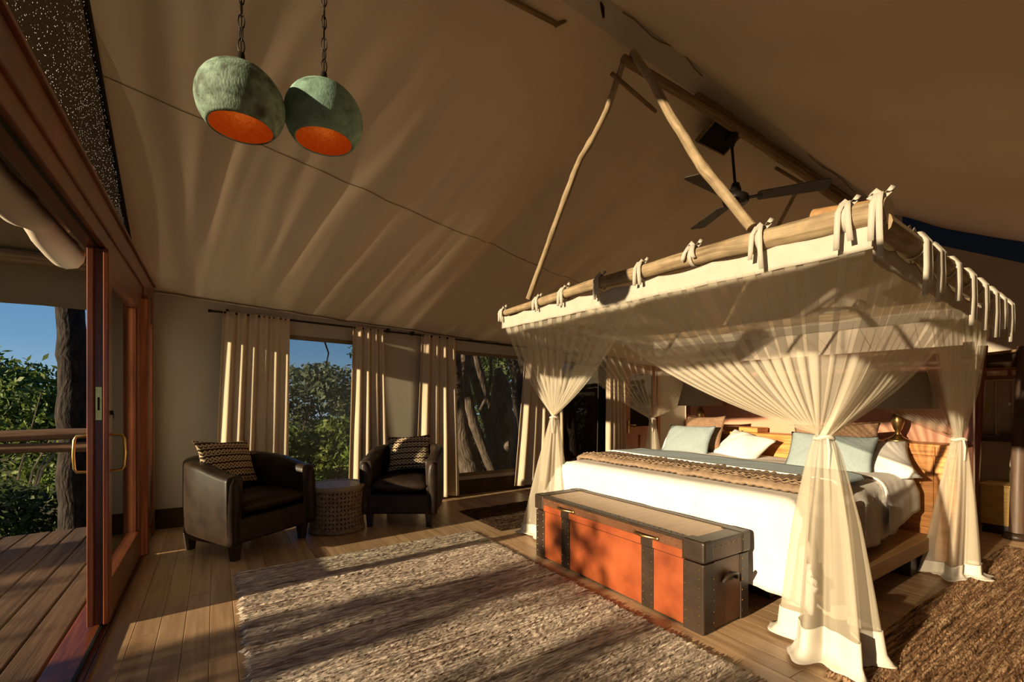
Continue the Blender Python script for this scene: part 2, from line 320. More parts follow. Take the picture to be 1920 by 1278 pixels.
# ---- back wall
def WY(X): return 5.5-.055*X
def EZ(X): return 2.24-.072*X
def TZ(X): return 1.955-.033*X
SILL = .27
def wall_seg(mb, x0, x1, z0, z1, off=0, th=.02):
    f = lambda z, X: z(X) if callable(z) else z
    mb.hexa([(x0, WY(x0)+off, f(z0, x0)), (x1, WY(x1)+off, f(z0, x1)), (x1, WY(x1)+off+th, f(z0, x1)), (x0, WY(x0)+off+th, f(z0, x0)),
             (x0, WY(x0)+off, f(z1, x0)), (x1, WY(x1)+off, f(z1, x1)), (x1, WY(x1)+off+th, f(z1, x1)), (x0, WY(x0)+off+th, f(z1, x0))]); return mb
WIN = [(.35, 1.56), (2.48, 3.80), (4.26, 5.22)]; DOOR = (5.52, 6.36)
wb = MB(); xs = [-.62]+[q for w in WIN for q in w]+[DOOR[0], DOOR[1], 7.05]
for a, b in zip(xs[0::2], xs[1::2]): wall_seg(wb, a, b, -.02, lambda X: EZ(X)+.03)
for a, b in WIN:
    wall_seg(wb, a, b, -.02, SILL); wall_seg(wb, a, b, TZ, lambda X: EZ(X)+.03)
DT = 1.80
wall_seg(wb, *DOOR, DT, lambda X: EZ(X)+.03)
tag(wb.build('wall_back', 'canvas'), 'tan canvas back wall with windows', kind='structure')
bb = MB()
for a, b in ((-.486, DOOR[0]-.03), (DOOR[1]+.03, 6.98)): wall_seg(bb, a, b, .0, .19, -.012, .012)
tag(bb.build('baseboard_back', 'skirting'), 'dark brown skirting band along the back wall', kind='structure')
# hem strip at the eave
hs = MB()
for k in range(30):
    a, b = -.48+k*.25, -.48+(k+1)*.25; wall_seg(hs, a, b, lambda X: EZ(X)-.012-.006*math.sin(X*9), lambda X: EZ(X)+.004, -.022, .006)
tag(hs.build('trim_2', 'canvas_roof'), 'canvas hem where roof meets the back wall', kind='structure')
for i, (a, b) in enumerate(WIN):
    w = empty('window_%d' % (i+1), ((a+b)/2, WY((a+b)/2), SILL), kind='structure')
    tag(w, ['mesh window between the two cream curtains behind the armchairs', 'mesh window looking out on pale tree stems', 'dark window behind the tied net at the bed'][i])
    f = MB(); wall_seg(f, a, b, SILL-.03, SILL+.012, -.012, .03); wall_seg(f, a, b, lambda X: TZ(X)-.03, lambda X: TZ(X)+.012, -.012, .03)
    wall_seg(f, a-.012, a+.02, SILL, TZ, -.012, .03); wall_seg(f, b-.02, b+.012, SILL, TZ, -.012, .03)
    f.build('frame', 'seam', w)
    g = MB(); wall_seg(g, a+.01, b-.01, SILL, TZ, .008, .002); g.build('pane', 'glass_dark' if i == 2 else 'insect_mesh', w)
# ---- back door
dr = empty('door_3', (5.94, WY(5.94), 0), kind='structure'); tag(dr, 'timber back door with dark glass and two lower panels')
dd = MB()
for a, b in ((DOOR[0], DOOR[0]+.06), (DOOR[1]-.06, DOOR[1])): wall_seg(dd, a, b, 0, DT, -.03, .07)
wall_seg(dd, *DOOR, DT-.06, DT, -.03, .07); dd.build('frame', 'door_wood', dr)
a, b = DOOR[0]+.06, DOOR[1]-.06
dd = MB()
for p, q in ((a, a+.10), (b-.10, b)): wall_seg(dd, p, q, .01, DT-.06, -.012, .04)
dd.build('stile', 'door_wood', dr)
for z0, z1 in ((.01, .16), (.66, .80), (1.66, DT-.06)):
    r = MB(); wall_seg(r, a+.1, b-.1, z0, z1, -.012, .04); r.build('rail', 'door_wood', dr)
mid = (a+b)/2
r = MB(); wall_seg(r, mid-.03, mid+.03, .16, .66, -.012, .04); r.build('mullion', 'door_wood', dr)
for p, q in ((a+.1, mid-.03), (mid+.03, b-.1)):
    r = MB(); wall_seg(r, p, q, .16, .66, .01, .01); r.build('panel', 'door_wood', dr)
r = MB(); wall_seg(r, a+.1, b-.1, .80, 1.66, .008, .004); r.build('pane', 'glass_dark', dr)
hx = a+.05; hy = WY(hx)-.03
h = MB().box(hx-.016, hx+.016, hy, hy+.018, .70, .90).build('lock_plate', 'brass', dr)
MB().tube([(hx, hy, .83), (hx, hy-.045, .83), (hx+.03, hy-.05, .83), (hx+.11, hy-.05, .828)], .009, 8).build('handle', 'brass', h, smooth=True)
MB().box(hx-.03, hx-.005, hy+.0, hy+.018, 1.34, 1.375).build('hook', 'brass', dr)

# ---- roof canvas
def RZ(X): return 4.105-.077*X
NX, NT = 230, 34
def fold(X, t):
    c_ = min(1, max(0, (X+.4)/1.6)); X_ = X; X = X-c_*t*1.05
    a = wn1(X, 3, 3.1)*.5+wn1(X+.15*t, 8, 7.3)*.45+wn1(X-.2*t, 2, 13.)*.22; X = X_
    return a*(.015+.036*math.sin(PI*min(1, t*1.1))**1.2)*min(1, max(.05, (X+.55)/.7))
def roof(sgn):
    P = np.zeros((NX+1, NT+1, 3))
    for i in range(NX+1):
        X = -.615+7.65*i/NX
        e = np.array([X, WY(X) if sgn > 0 else -.92, EZ(X)]); r = np.array([X, 2.40 if sgn > 0 else 2.20, RZ(X)])
        for j in range(NT+1):
            t = j/NT; p = lerp(e, r, t); p[2] -= .035*math.sin(PI*t); dsp = fold(X if sgn > 0 else X*.8+4, t)*(1 if sgn > 0 else .8)
            if sgn < 0: dsp += .025*wn1(t*3+X*.2, 6, 2.2)
            P[i, j] = p+np.array([0, -.5*sgn, -.86])*dsp
    return P
RB = roof(1); RF = roof(-1)
cb = MB().grid(RB).build('ceiling', 'canvas_roof', smooth=True); tag(cb, 'tan canvas roof slope above the windows', kind='structure')
cf = MB().grid(RF[:, ::-1]).build('ceiling', 'canvas_roof', smooth=True); tag(cf, 'tan canvas roof slope on the camera side', kind='structure')
rs = MB()
for i in range(NX): rs.add([RF[i, -1], RF[i+1, -1], RB[i+1, -1], RB[i, -1]], [(0, 1, 2, 3)])
tag(rs.build('trim_3', 'canvas'), 'flat canvas strip along the ridge', kind='structure')
def roof_line(mb, t0, t1, w=.006, x0=0, x1=NX, off=.006):   # thin seam strip on the back slope
    for i in range(x0, x1, 2):
        q = []
        for ii, tt in ((i, t0), (i+2, t0), (i+2, t0), (i, t0)): pass
        def pt(ii, dt):
            t = lerp(t0, t1, ii/NX)+dt; k = t*NT; j = int(k); u = k-j; ii = min(ii, NX); return lerp(RB[ii, j], RB[ii, j+1], u)+np.array([0, -.5, -.86])*off
        mb.add([pt(i, -w), pt(i+2, -w), pt(i+2, w), pt(i, w)], [(0, 1, 2, 3)])
    return mb
# t for Y=3.80 at X=-.6 and Y=4.2 at X=3.85
sm = roof_line(MB(), .555, .26, .0009); sm.build('seam', 'seam', cb)
sm = roof_line(MB(), .006, .006, .004, off=.012); sm.build('hem', 'seam', cb)

# ---- gable over the sliding doors: beam, gauze
wl_ = empty('wall_left', (-.55, 2.3, 0), kind='structure'); tag(wl_, 'gable wall with sliding door opening')
def bx(*a): return MB().box(*a)
bx(-.625, -.486, -.9, 5.42, 2.165, 2.30).build('header_beam', 'mahogany', wl_, bev=.006)
bx(-.60, -.500, -.9, 5.3, 2.075, 2.165).build('track_rail', 'mahogany', wl_, bev=.004)
bx(-.535, -.522, -.9, 4.7, 2.068, 2.076).build('track_strip', 'iron', wl_)
bx(-.64, -.47, -.9, 5.44, 2.30, 2.318).build('beam_cap', 'mahogany', wl_, bev=.003)
bx(-.66, -.49, -.9, 5.3, -.045, .008).build('sill', 'mahogany', wl_, bev=.004)
bx(-.53, -.512, -.9, 4.65, .008, .022).build('sill_track', 'iron', wl_, bev=.003)
bx(-.486, -.47, -.9, 4.66, 0, .012).build('threshold_strip', 'mahogany', wl_, bev=.003)
bx(-.61, -.452, 4.66, 4.77, 0.0, 2.08).build('jamb', 'mahogany_v', wl_, bev=.005)
bx(-.56, -.488, 5.36, 5.44, .0, 2.165).build('corner_post', 'mahogany_v', wl_, bev=.004)
bx(-.545, -.49, 4.77, 5.36, .0, .12).build('side_light_sill', 'mahogany', wl_, bev=.004)
bx(-.575, -.49, 4.77, 5.36, 1.95, 2.165).build('side_light_head', 'mahogany', wl_, bev=.004)
bx(-.520, -.515, 4.77, 5.36, .12, 1.95).build('side_light', 'glass', wl_)
bx(-.62, -.49, 5.44, 5.54, 0, 2.3).build('canvas_return', 'canvas', wl_)
bx(-.62, -.50, -.92, -.55, -.02, 2.08).build('canvas_end', 'canvas', wl_)
gz = MB(); n = 24
Y0, Y1, GX = -.9, 5.53, -.605
def gtop(Y):
    if Y >= 2.3: return lerp(EZ(-.6), RZ(-.6), (WY(-.6)-Y)/(WY(-.6)-2.3))-.03
    return lerp(EZ(-.6), RZ(-.6), (Y+.92)/3.22)-.03
G = np.zeros((61, 9, 3))
for i in range(61):
    Y = lerp(Y0, Y1, i/60)
    for j in range(9): G[i, j] = (GX+.018*wn1(Y*2+j*.3, 4, 2.)*math.sin(PI*j/8), Y, lerp(2.31, max(gtop(Y), 2.312), j/8))
gz.grid(G).build('gauze', 'gauze', wl_, smooth=True)
bd = MB()
for i in range(60):
    a, b = G[i, 8], G[i+1, 8]; bd.hexa([(GX-.012, a[1], a[2]-.045), (GX+.012, a[1], a[2]-.045), (GX+.012, b[1], b[2]-.045), (GX-.012, b[1], b[2]-.045),
                                          (GX-.012, a[1], a[2]+.035), (GX+.012, a[1], a[2]+.035), (GX+.012, b[1], b[2]+.035), (GX-.012, b[1], b[2]+.035)])
bd.build('binding', 'binding', wl_)

# ---- the leaf of the sliding door
d1 = empty('door_1', (-.533, 3.95, .022), kind='structure'); tag(d1, 'mahogany framed glass sliding door slid half open')
Z0, Z1 = .025, 2.07
bx(-.578, -.549, 3.28, 3.375, Z0, Z1).build('stile', 'mahogany_v', d1, bev=.004)
bx(-.549, -.512, 3.296, 3.375, Z0, Z1).build('stile', 'mahogany_v', d1)
bx(-.512, -.488, 3.28, 3.375, Z0, Z1).build('stile', 'mahogany_v', d1, bev=.004)
bx(-.572, -.492, 4.50, 4.62, Z0, Z1).build('stile', 'mahogany_v', d1, bev=.004)
bx(-.572, -.492, 3.375, 4.50, Z0, .235).build('rail', 'mahogany', d1, bev=.004)
bx(-.572, -.492, 3.375, 4.50, 1.95, Z1).build('rail', 'mahogany', d1, bev=.004)
bx(-.536, -.530, 3.375, 4.50, .235, 1.95).build('pane', 'glass', d1)
for y0, y1 in ((3.375, 3.39), (4.485, 4.50)): bx(-.556, -.51, y0, y1, .235, 1.95).build('glazing_bead', 'mahogany_v', d1)
lp = bx(-.545, -.516, 3.290, 3.297, 1.135, 1.318).build('lock_plate', 'brass', d1, bev=.002); bx(-.535, -.526, 3.2885, 3.291, 1.19, 1.26).build('latch_slot', 'iron', lp)
for xx, sg in ((-.578, -1), (-.488, 1)):
    MB().tube([(xx, 3.335, 1.055), (xx+sg*.05, 3.335, 1.05), (xx+sg*.058, 3.335, 1.03), (xx+sg*.062, 3.335, .95), (xx+sg*.058, 3.335, .875), (xx+sg*.05, 3.335, .857), (xx, 3.335, .853)], .0075, 8).build('pull_handle', 'brass', d1, smooth=True)
k = MB().lathe([(0, 0), (.012, 0), (.012, .012), (0, .012)], n=12, M=Matrix.Rotation(PI/2, 4, 'Y')); k.v = [(p[0]-.488, p[1]+3.335, p[2]+1.175) for p in k.v]
ko = k.build('keyhole', 'iron', d1); bx(-.476, -.473, 3.325, 3.345, 1.14, 1.175).build('key', 'iron', ko)

# ---- front wall (behind the camera) and far gable
MBf = MB().box(-.62, 7.05, -.95, -.92, -.02, 2.3); tag(MBf.build('wall_front', 'canvas'), 'canvas wall behind the camera', kind='structure')
wr = empty('wall_right', (7.03, 2.3, 0), kind='structure'); tag(wr, 'dark canvas far gable wall')
bx(7.02, 7.04, -.92, 5.2, -.02, EZ(7)).build('canvas_panel', 'canvas', wr)
e7, r7 = EZ(7), RZ(7)
def g7(Y): return lerp(e7, r7, (5.12-Y)/2.82) if Y > 2.3 else lerp(e7, r7, (Y+.92)/3.22)
low = lambda Y: g7(Y)+(.08 if Y > 2.05 else -.20 if Y > .35 else .08)
pg = MB()
ys = [-.92, .35, .3501, 1.2, 2.05, 2.0501, 2.3, 3.5, 5.12]
for a, b in zip(ys[:-1], ys[1:]): pg.hexa([(7.02, a, e7-.01), (7.04, a, e7-.01), (7.04, b, e7-.01), (7.02, b, e7-.01), (7.02, a, low(a)), (7.04, a, low(a)), (7.04, b, low(b)), (7.02, b, low(b))])
pg.build('gable_panel', 'canvas', wr)
vm = MB().add([(7.03, .35, g7(.35)-.2), (7.03, 2.05, g7(2.05)-.2), (7.03, 2.05, g7(2.05)+.1), (7.03, .35, g7(.35)+.1)], [(0, 1, 2, 3)]); vm.build('vent_mesh', 'vent_mesh', wr, solid=.002)

# ---- outer fly roof over tent and deck
for sg, nm in ((1, 'fly sheet over the deck on the window side'), (-1, 'fly sheet over the deck on the camera side')):
    P = np.zeros((41, 15, 3))
    for i in range(41):
        X = -3.7+11.2*i/40
        for j in range(15):
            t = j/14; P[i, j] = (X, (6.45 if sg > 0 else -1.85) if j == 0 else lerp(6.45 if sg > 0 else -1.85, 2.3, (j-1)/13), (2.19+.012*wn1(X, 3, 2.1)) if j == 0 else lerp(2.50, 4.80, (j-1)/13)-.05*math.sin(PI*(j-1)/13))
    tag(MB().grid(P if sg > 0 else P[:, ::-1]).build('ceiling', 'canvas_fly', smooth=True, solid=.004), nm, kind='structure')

# ================================================================== TENT POLES
APEX = (2.5, 2.28, 3.70)
def pole(name, pts, r, m, label, cat='pole', group=None, wob=.18, seed=0, n=10):
    return tag(log(pts, r, wob, n, seed).build(name, m, smooth=True), label, cat, group)
pole('ridge_pole', [(2.42, 2.27, 3.66), (3.6, 2.29, 3.66), (5.2, 2.3, 3.57), (6.7, 2.3, 3.45)], [.032, .036, .036, .036], 'log_dark', 'long rough ridge pole tied to the apex of the canopy poles', seed=1)
pole('ridge_pole', [(3.35, 2.33, 3.765), (4.6, 2.34, 3.70), (6.95, 2.32, 3.545)], [.038, .036, .032], 'log_dark', 'second rough log lashed on top of the ridge pole', seed=4)
tag(MB().tube([(2.19, 2.26, 3.93+.02), (2.19, 2.24, 3.89), (2.20, 2.24, 3.83)], [.006, .014, .008], 8).build('hook', 'black_metal', smooth=True), 'small black hook hanging from the ridge canvas', 'hook')
c = [(2.35, 2.21, 3.915)]+[(2.35+k*.1, 2.20-.012*math.sin(k*1.3), 3.915-.0085*k-.02*math.sin(k*.8)) for k in range(1, 10)]
tag(MB().tube(c, .005, 6).build('cable', 'seam', smooth=True), 'thin brown cable along the ridge near the apex', 'cable')
c = [(5.0+k*.12, 2.20, 3.70-.0095*k-.015*math.sin(k*.9)) for k in range(10)]
tag(MB().tube(c, .005, 6).build('cable', 'seam', smooth=True), 'thin brown cable along the ridge beyond the fan', 'cable')
rb = empty('roof_brace', (1.9, 2.5, 3.86), 'thin angled timber brace under the roof at the top edge', 'brace')
MB().tube([(1.45, 2.52, 3.875), (1.99, 2.50, 3.875)], .016, 8).build('strut', 'log_dark', rb); MB().tube([(1.99, 2.5, 3.86), (2.09, 2.46, 3.93)], .014, 8).build('strut', 'log_dark', rb)
rb = empty('roof_brace', (4.75, 2.3, 3.0), 'thin timber braces behind the fan above the bed head', 'brace')
MB().tube([(4.75, 2.40, 3.59), (4.75, 2.16, 3.34)], .016, 8).build('strut', 'log_dark', rb); MB().tube([(4.75, 2.15, 3.36), (4.75, 2.62, 2.6), (4.75, 2.95, 2.07)], .018, 8).build('strut', 'log_pale', rb)
pole('rafter_stick', [(2.4, 2.36, 3.60), (2.95, 2.42, 3.55)], [.016, .014], 'log_dark', 'short stick beneath the canopy apex', 'stick', seed=3)

# ================================================================== CEILING FAN
fn = empty('overhead_fan', (3.87, 2.3, 2.96), 'black three-blade ceiling fan hanging over the bed', 'fan')
tiltm = Matrix.Translation((3.85, 2.42, 3.655))@Matrix.Rotation(math.radians(-30), 4, 'X')
MB().box(-.20, .20, -.13, .13, -.012, .012).xf(tiltm).build('mount_plate', 'binding', fn)
f = MB()
for a in ((-.212, .212, -.142, -.13, -.02, .014), (-.212, .212, .13, .142, -.02, .014), (-.212, -.2, -.13, .13, -.02, .014), (.2, .212, -.13, .13, -.02, .014)): f.box(*a)
f.xf(tiltm).build('plate_trim', 'log_dark', fn)
MB().lathe([(0, 3.62), (.055, 3.60), (.05, 3.56), (.025, 3.52), (.022, 3.50), (0, 3.50)], (3.86, 2.33, 0), 20).build('canopy_cup', 'black_metal', fn, smooth=True)
MB().tube([(3.86, 2.33, 3.52), (3.87, 2.3, 3.10)], .012, 10).build('down_rod', 'black_metal', fn, smooth=True)
MB().lathe([(0, 3.17), (.03, 3.165), (.045, 3.11), (.05, 3.07), (.085, 3.06), (.105, 3.045), (.11, 3.02), (.105, 2.995), (.09, 2.98), (.0, 2.97)], (3.87, 2.3, 0), 28).build('motor', 'black_metal', fn, smooth=True)
for a in (-58, 184, 62):
    M_ = Matrix.Translation((3.87, 2.3, 3.025))@Rz(math.radians(a))@Matrix.Rotation(math.radians(-9), 4, 'X')
    out = []
    for (xx, w) in ((.17, .055), (.19, .068), (.45, .074), (.62, .082), (.68, .080), (.70, .06)): out.append((xx, w))
    b = MB(); V = []
    for xx, w in out: V += [(xx, -w, -.003), (xx, w, -.003), (xx, w, .003), (xx, -w, .003)]
    F = []
    for i in range(len(out)-1):
        for k in range(4): F.append((i*4+k, i*4+(k+1) % 4, i*4+4+(k+1) % 4, i*4+4+k))
    F += [(3, 2, 1, 0), tuple(len(V)-4+k for k in range(4))]
    bl = b.add(V, F).xf(M_).build('blade', 'fan_blade', fn)
    MB().box(.09, .21, -.02, .02, -.006, .002).xf(M_).build('blade_arm', 'black_metal', bl)

# ================================================================== PENDANT LAMPS
def pendant(c, R, tiltdeg, axis_az, m, label, ztop, seed):
    # egg-shaped shell: opening at the bottom, tilted
    root = empty('pendant_lamp', (c[0], c[1], c[2]-R), label, 'lamp', 'verdigris pendant lamps under the ridge')
    prof = []; a0 = math.radians(47)
    for k in range(27):
        th = lerp(PI, a0, k/26); z = -math.cos(th); r = math.sin(th); prof.append((max(r, .001)*R, -math.cos(PI-th)*-R*.94))
    prof = [(r, z) for r, z in prof]
    Mt = Matrix.Rotation(tiltdeg, 4, Vector((math.cos(axis_az), math.sin(axis_az), 0)))
    outer = [(max(math.sin(th), .001)*R, math.cos(th)*R*.94) for th in np.linspace(0, PI-a0, 30)]
    inner = [(max(math.sin(th), .001)*R*.965, math.cos(th)*R*.905) for th in np.linspace(PI-a0, 0, 30)]
    wob = lambda th, z: 1+.006*math.sin(5*th+seed)+.003*math.sin(23*th+z*60)
    MB().lathe(outer+[inner[0]], c, 56, Mt, wob).build('shade', m, root, smooth=True)
    MB().lathe(inner, c, 48, Mt, wob).build('shade_lining', 'copper_in', root, smooth=True)
    bl_ = bpy.data.lights.new('lining_glow', 'POINT'); bl_.energy = .045; bl_.color = (1, .62, .28); bl_.shadow_soft_size = .03  # added light that gives the copper lining its orange glow
    bo_ = bpy.data.objects.new('lining_glow', bl_); COL.objects.link(bo_); bo_.location = (0, 0, R*1.15); bo_.parent = root
    # the chain leaves the shell a little off the tilted top
    tp = Vector((c[0], c[1], 0)); top_z = c[2]+R*.94
    MB().lathe([(.030, top_z-.012), (.027, top_z+.012), (.016, top_z+.03), (.013, top_z+.055), (.006, top_z+.06), (.001, top_z+.06)], (tp.x, tp.y, 0), 14).build('cap', 'iron', root, smooth=True)
    ch = None; z = top_z+.055; i = 0; L = .062
    while z < ztop:
        lk = MB(); pts = []
        for k in range(13):
            t = 2*PI*k/12; xx = .0125*math.sin(t); zz = L/2*math.cos(t)*1.08; a = (i % 2)*PI/2+.5*math.sin(i*1.9)
            pts.append((tp.x+xx*math.cos(a), tp.y+xx*math.sin(a), z+L/2+zz))
        lk.tube(pts, .0028, 6, cap=False); lk.build('chain_link', 'iron', root, smooth=True); z += L*.86; i += 1
    MB().tube([(tp.x, tp.y, top_z+.05), (tp.x+.003, tp.y, (top_z+ztop)/2), (tp.x, tp.y, ztop)], .003, 6).build('flex', 'iron', root)
pendant((.094, 2.30, 2.535), .173, 0, 0, 'verdigris', 'larger grey-green verdigris globe pendant nearest the sliding doors', 4.05, 1)
pendant((.440, 2.34, 2.605), .178, 0, 0, 'verdigris_b', 'smaller brighter green globe pendant touching the larger one', 4.02, 2)

# ================================================================== CURTAINS
rod = empty('curtain_rod', (1.9, 5.2, 2.0), 'dark iron curtain rod along the back wall windows', 'curtain rod')
def RY(X): return WY(X)-.085
def RDZ(X): return 2.125-.042*X
MB().tube([(X, RY(X), RDZ(X)) for X in np.linspace(-.03, 5.5, 40)], .011, 8).build('rod', 'iron', rod, smooth=True)
for X in (.10, 1.72, 2.02, 4.05, 5.45):
    MB().box(X-.012, X+.012, RY(X)-.012, WY(X)-.022, RDZ(X)-.012, RDZ(X)+.035).build('bracket', 'iron', rod)
MB().tube([(-.06, RY(-.05), RDZ(-.05)), (-.03, RY(-.03), RDZ(-.03))], [.017, .014], 8).build('finial', 'iron', rod, smooth=True)
def curtain(x0t, x1t, x0b, x1b, label, nf, seed, zb=.03, pw=1.0, flat=0):
    ns, nt = nf*14, 26; P = np.zeros((ns+1, nt+1, 3)); U = np.zeros((ns+1, nt+1, 2))
    for i in range(ns+1):
        s = i/ns; ph = 2*PI*nf*(s**pw)+1.0*wn1(s*5, seed)
        for j in range(nt+1):
            t = j/nt; X = lerp(lerp(x0t, x1t, s), lerp(x0b, x1b, s), t); am = (.018+.030*min(1, t*1.6))*(1-flat*min(1, max(0, (s-.42)*5)))
            a = am*(math.sin(ph+.5*wn1(t*2, seed+2))*(.75+.4*wn1(s*9, seed+1)))+.010*math.sin(2*ph+t)
            z = lerp(RDZ(X)+.012, zb, t)
            X += .012*math.cos(ph)*min(1, .3+t)
            P[i, j] = (X, RY(X)-.012+a*.9-.025*t, z); U[i, j] = (s*1.2, t*2)
    o = MB().grid(P, U).build('curtain', 'curtain', smooth=True, solid=.004)
    return tag(o, label, 'curtain', 'cream window curtains')
curtain(.06, .66, -.03, .63, 'wide cream curtain behind the left armchair, leftmost of the curtains', 6, 1, flat=.8)
curtain(1.31, 1.66, 1.24, 1.70, 'cream curtain just left of the right armchair back', 4, 2, pw=1.1)
curtain(2.12, 2.56, 2.02, 2.60, 'cream curtain to the right of the armchairs, left of the tree window', 4, 3)
curtain(3.62, 4.22, 3.42, 4.22, 'cream curtain between the tree window and the tied bed net', 5, 4, zb=.06)
curtain(5.10, 5.46, 5.06, 5.46, 'narrow cream curtain next to the timber back door', 5, 5)

# ================================================================== ARMCHAIRS
def super_u(th, a, b, p):
    c, s = math.cos(th), math.sin(th)
    return a*math.copysign(abs(c)**(2/p), c), b*math.copysign(abs(s)**(2/p), s)
def armchair(loc, ang, label, sc=1.0):
    root = empty('tub_armchair', (loc[0], loc[1], 0), label, 'armchair', 'dark leather tub armchairs')
    M0 = Matrix.Translation((loc[0], loc[1], 0))@Rz(ang); M_ = M0@Matrix.Diagonal((sc, sc, 1, 1))   # local +x is the chair's front
    # barrel shell: U path, open to +x, back higher than arms
    A, B = .37, .37; n = 44; z0 = .13; th_ = .085
    V = []; F = []; ring = 12; U = []
    def path(s):                                                # s 0..1 : right arm front -> back -> left arm front
        s = s*3.0
        if s < .8: return Vector((lerp(.345, .02, s/.8), -B+.012, 0)), Vector((0, -1, 0))
        if s > 2.2: return Vector((lerp(.02, .345, (s-2.2)/.8), B-.012, 0)), Vector((0, 1, 0))
        t = (s-.8)/1.4; a = -PI/2-PI*t; p = super_u(a, .35, B-.012, 2.5)
        q = super_u(a+.01, .35, B-.012, 2.5); r = super_u(a-.01, .35, B-.012, 2.5)
        d_ = Vector((r[0]-q[0], r[1]-q[1], 0)).normalized(); nrm = Vector((-d_.y, d_.x, 0))
        pc = Vector((.02+p[0], p[1], 0))
        if nrm.dot(pc-Vector((.02, 0, 0))) < 0: nrm = -nrm
        return pc, nrm
    for i in range(n+1):
        s = i/n; p, nr = path(s); back = math.sin(PI*s)**1.6
        ht = .655+.115*back
        for k in range(ring):
            # rounded-top cross-section in (offset, z)
            prof = [(-.0, z0), (.018, .22), (.024, .40), (.024, ht-.035), (.018, ht-.010), (.004, ht), (-.045, ht+.006), (-.080, ht), (-.095, ht-.012), (-.100, ht-.05), (-.090, .40), (-.085, z0)][k]
            q = p+nr*(prof[0]); V.append(M_@Vector((q.x, q.y, prof[1]))); U.append((s*2, prof[1]))
    for i in range(n):
        for k in range(ring-1): F.append((i*ring+k, (i+1)*ring+k, (i+1)*ring+k+1, i*ring+k+1))
        F.append((i*ring+ring-1, (i+1)*ring+ring-1, (i+1)*ring, i*ring))
    F.append(tuple(range(ring))); F.append(tuple(n*ring+k for k in range(ring))[::-1])
    sh = MB().add(V, F, U).build('shell', 'leather_dark', root, smooth=True, weld=True); b = sh.modifiers.new('bevel', 'BEVEL'); b.width = .012; b.segments = 3; b.limit_method = 'ANGLE'; b.angle_limit = .9
    for sg in (-1, 1):                                          # padded arm fronts, curved inwards like the photo
        pr = []
        a = MB(); zz = np.linspace(.135, .64, 14); Vp = []; Fp = []
        for i, z in enumerate(zz):
            w_out = .372 + .008*math.sin(PI*(z-.13)/.5); w_in = .300-.03*math.sin(PI*max(0, (z-.3))/.36) if z > .3 else .300
            if z > .6: w_out -= (z-.6)*.35; w_in += (z-.6)*.4
            for xx, yy in ((.325, w_out), (.368, w_out-.012), (.372, (w_out+w_in)/2), (.366, w_in+.012), (.325, w_in)): Vp.append(M_@Vector((xx-.03*max(0, z-.45), sg*yy, z)))
        for i in range(13):
            for k in range(4): Fp.append((i*5+k, i*5+k+1, i*5+6+k, i*5+5+k))
        Fp.append((0, 1, 2, 3, 4)); Fp.append((65, 66, 67, 68, 69))
        a.add(Vp, Fp).build('arm_front', 'leather_dark', root, smooth=True, weld=True)
    MB().box(-.25, .35, -.305, .305, .13, .325).xf(M_).build('seat_base', 'leather_dark', root, bev=.02)
    # seat cushion: puffy
    P = []
    N1 = 18
    def cush(u, v, up):
        ex = (1-abs(u)**5)**.5*(1-abs(v)**5)**.5
        return (.075+.285*u, .285*v*(1-.0*u), .325+.075+up*(.055*ex**.6+.028*ex*(1-u*u)*(1-v*v)))
    g1 = [[cush(lerp(-1, 1, i/N1), lerp(-1, 1, j/N1), 1) for j in range(N1+1)] for i in range(N1+1)]
    g2 = [[cush(lerp(-1, 1, i/N1), lerp(-1, 1, j/N1), -1) for j in range(N1+1)] for i in range(N1+1)]
    m_ = MB().grid(g1).grid([r[::-1] for r in g2]).xf(M_); m_.build('seat_cushion', 'leather_dark', root, smooth=True, weld=True)
    for lx, ly in ((.30, .29), (.30, -.29), (-.25, .25), (-.25, -.25)):
        lg = MB(); t0, t1 = .034, .023
        lg.hexa([(lx-t1, ly-t1, 0), (lx+t1, ly-t1, 0), (lx+t1, ly+t1, 0), (lx-t1, ly+t1, 0), (lx-t0, ly-t0, .14), (lx+t0, ly-t0, .14), (lx+t0, ly+t0, .14), (lx-t0, ly+t0, .14)])
        lg.xf(M_).build('leg', 'leg_wood', root, bev=.003)
    return M0
CH1 = armchair((.205, 4.575), math.radians(-55.8), 'dark leather tub armchair nearest the sliding doors, left of the carved table', 1.1)
CH2 = armchair((1.68, 4.60), math.radians(-123.2), 'dark leather tub armchair right of the carved table')

def pillow(w, h, t, M_, name, m, label, cat, group=None, pinch=.07, n=22, parent=None, corner=1.0, seed=0):
    mb = MB()
    for sg in (1, -1):
        P = np.zeros((n+1, n+1, 3)); U = np.zeros((n+1, n+1, 2))
        for i in range(n+1):
            for j in range(n+1):
                u, v = lerp(-1, 1, i/n), lerp(-1, 1, j/n)
                ex = max(0, (1-u*u))**.55*max(0, (1-v*v))**.55
                xx = w/2*u*(1-pinch*(1-v*v)*abs(u)**2); yy = h/2*v*(1-pinch*(1-u*u)*abs(v)**2)
                zz = sg*t/2*ex+.016*wn1(u*2.6+v*1.3+seed, seed)*ex*sg+.010*wn1(u*6-v*4, seed+3)*ex*sg+.008*math.sin(7*u+5*v+seed)*(abs(u*v))
                p = M_@Vector((xx, yy, zz)); P[i, j if sg > 0 else n-j] = p; U[i, j if sg > 0 else n-j] = (xx, yy)
        mb.grid(P, U)
    o = mb.build(name, m, parent, smooth=True, weld=True)
    return tag(o, label, cat, group) if parent is None else o
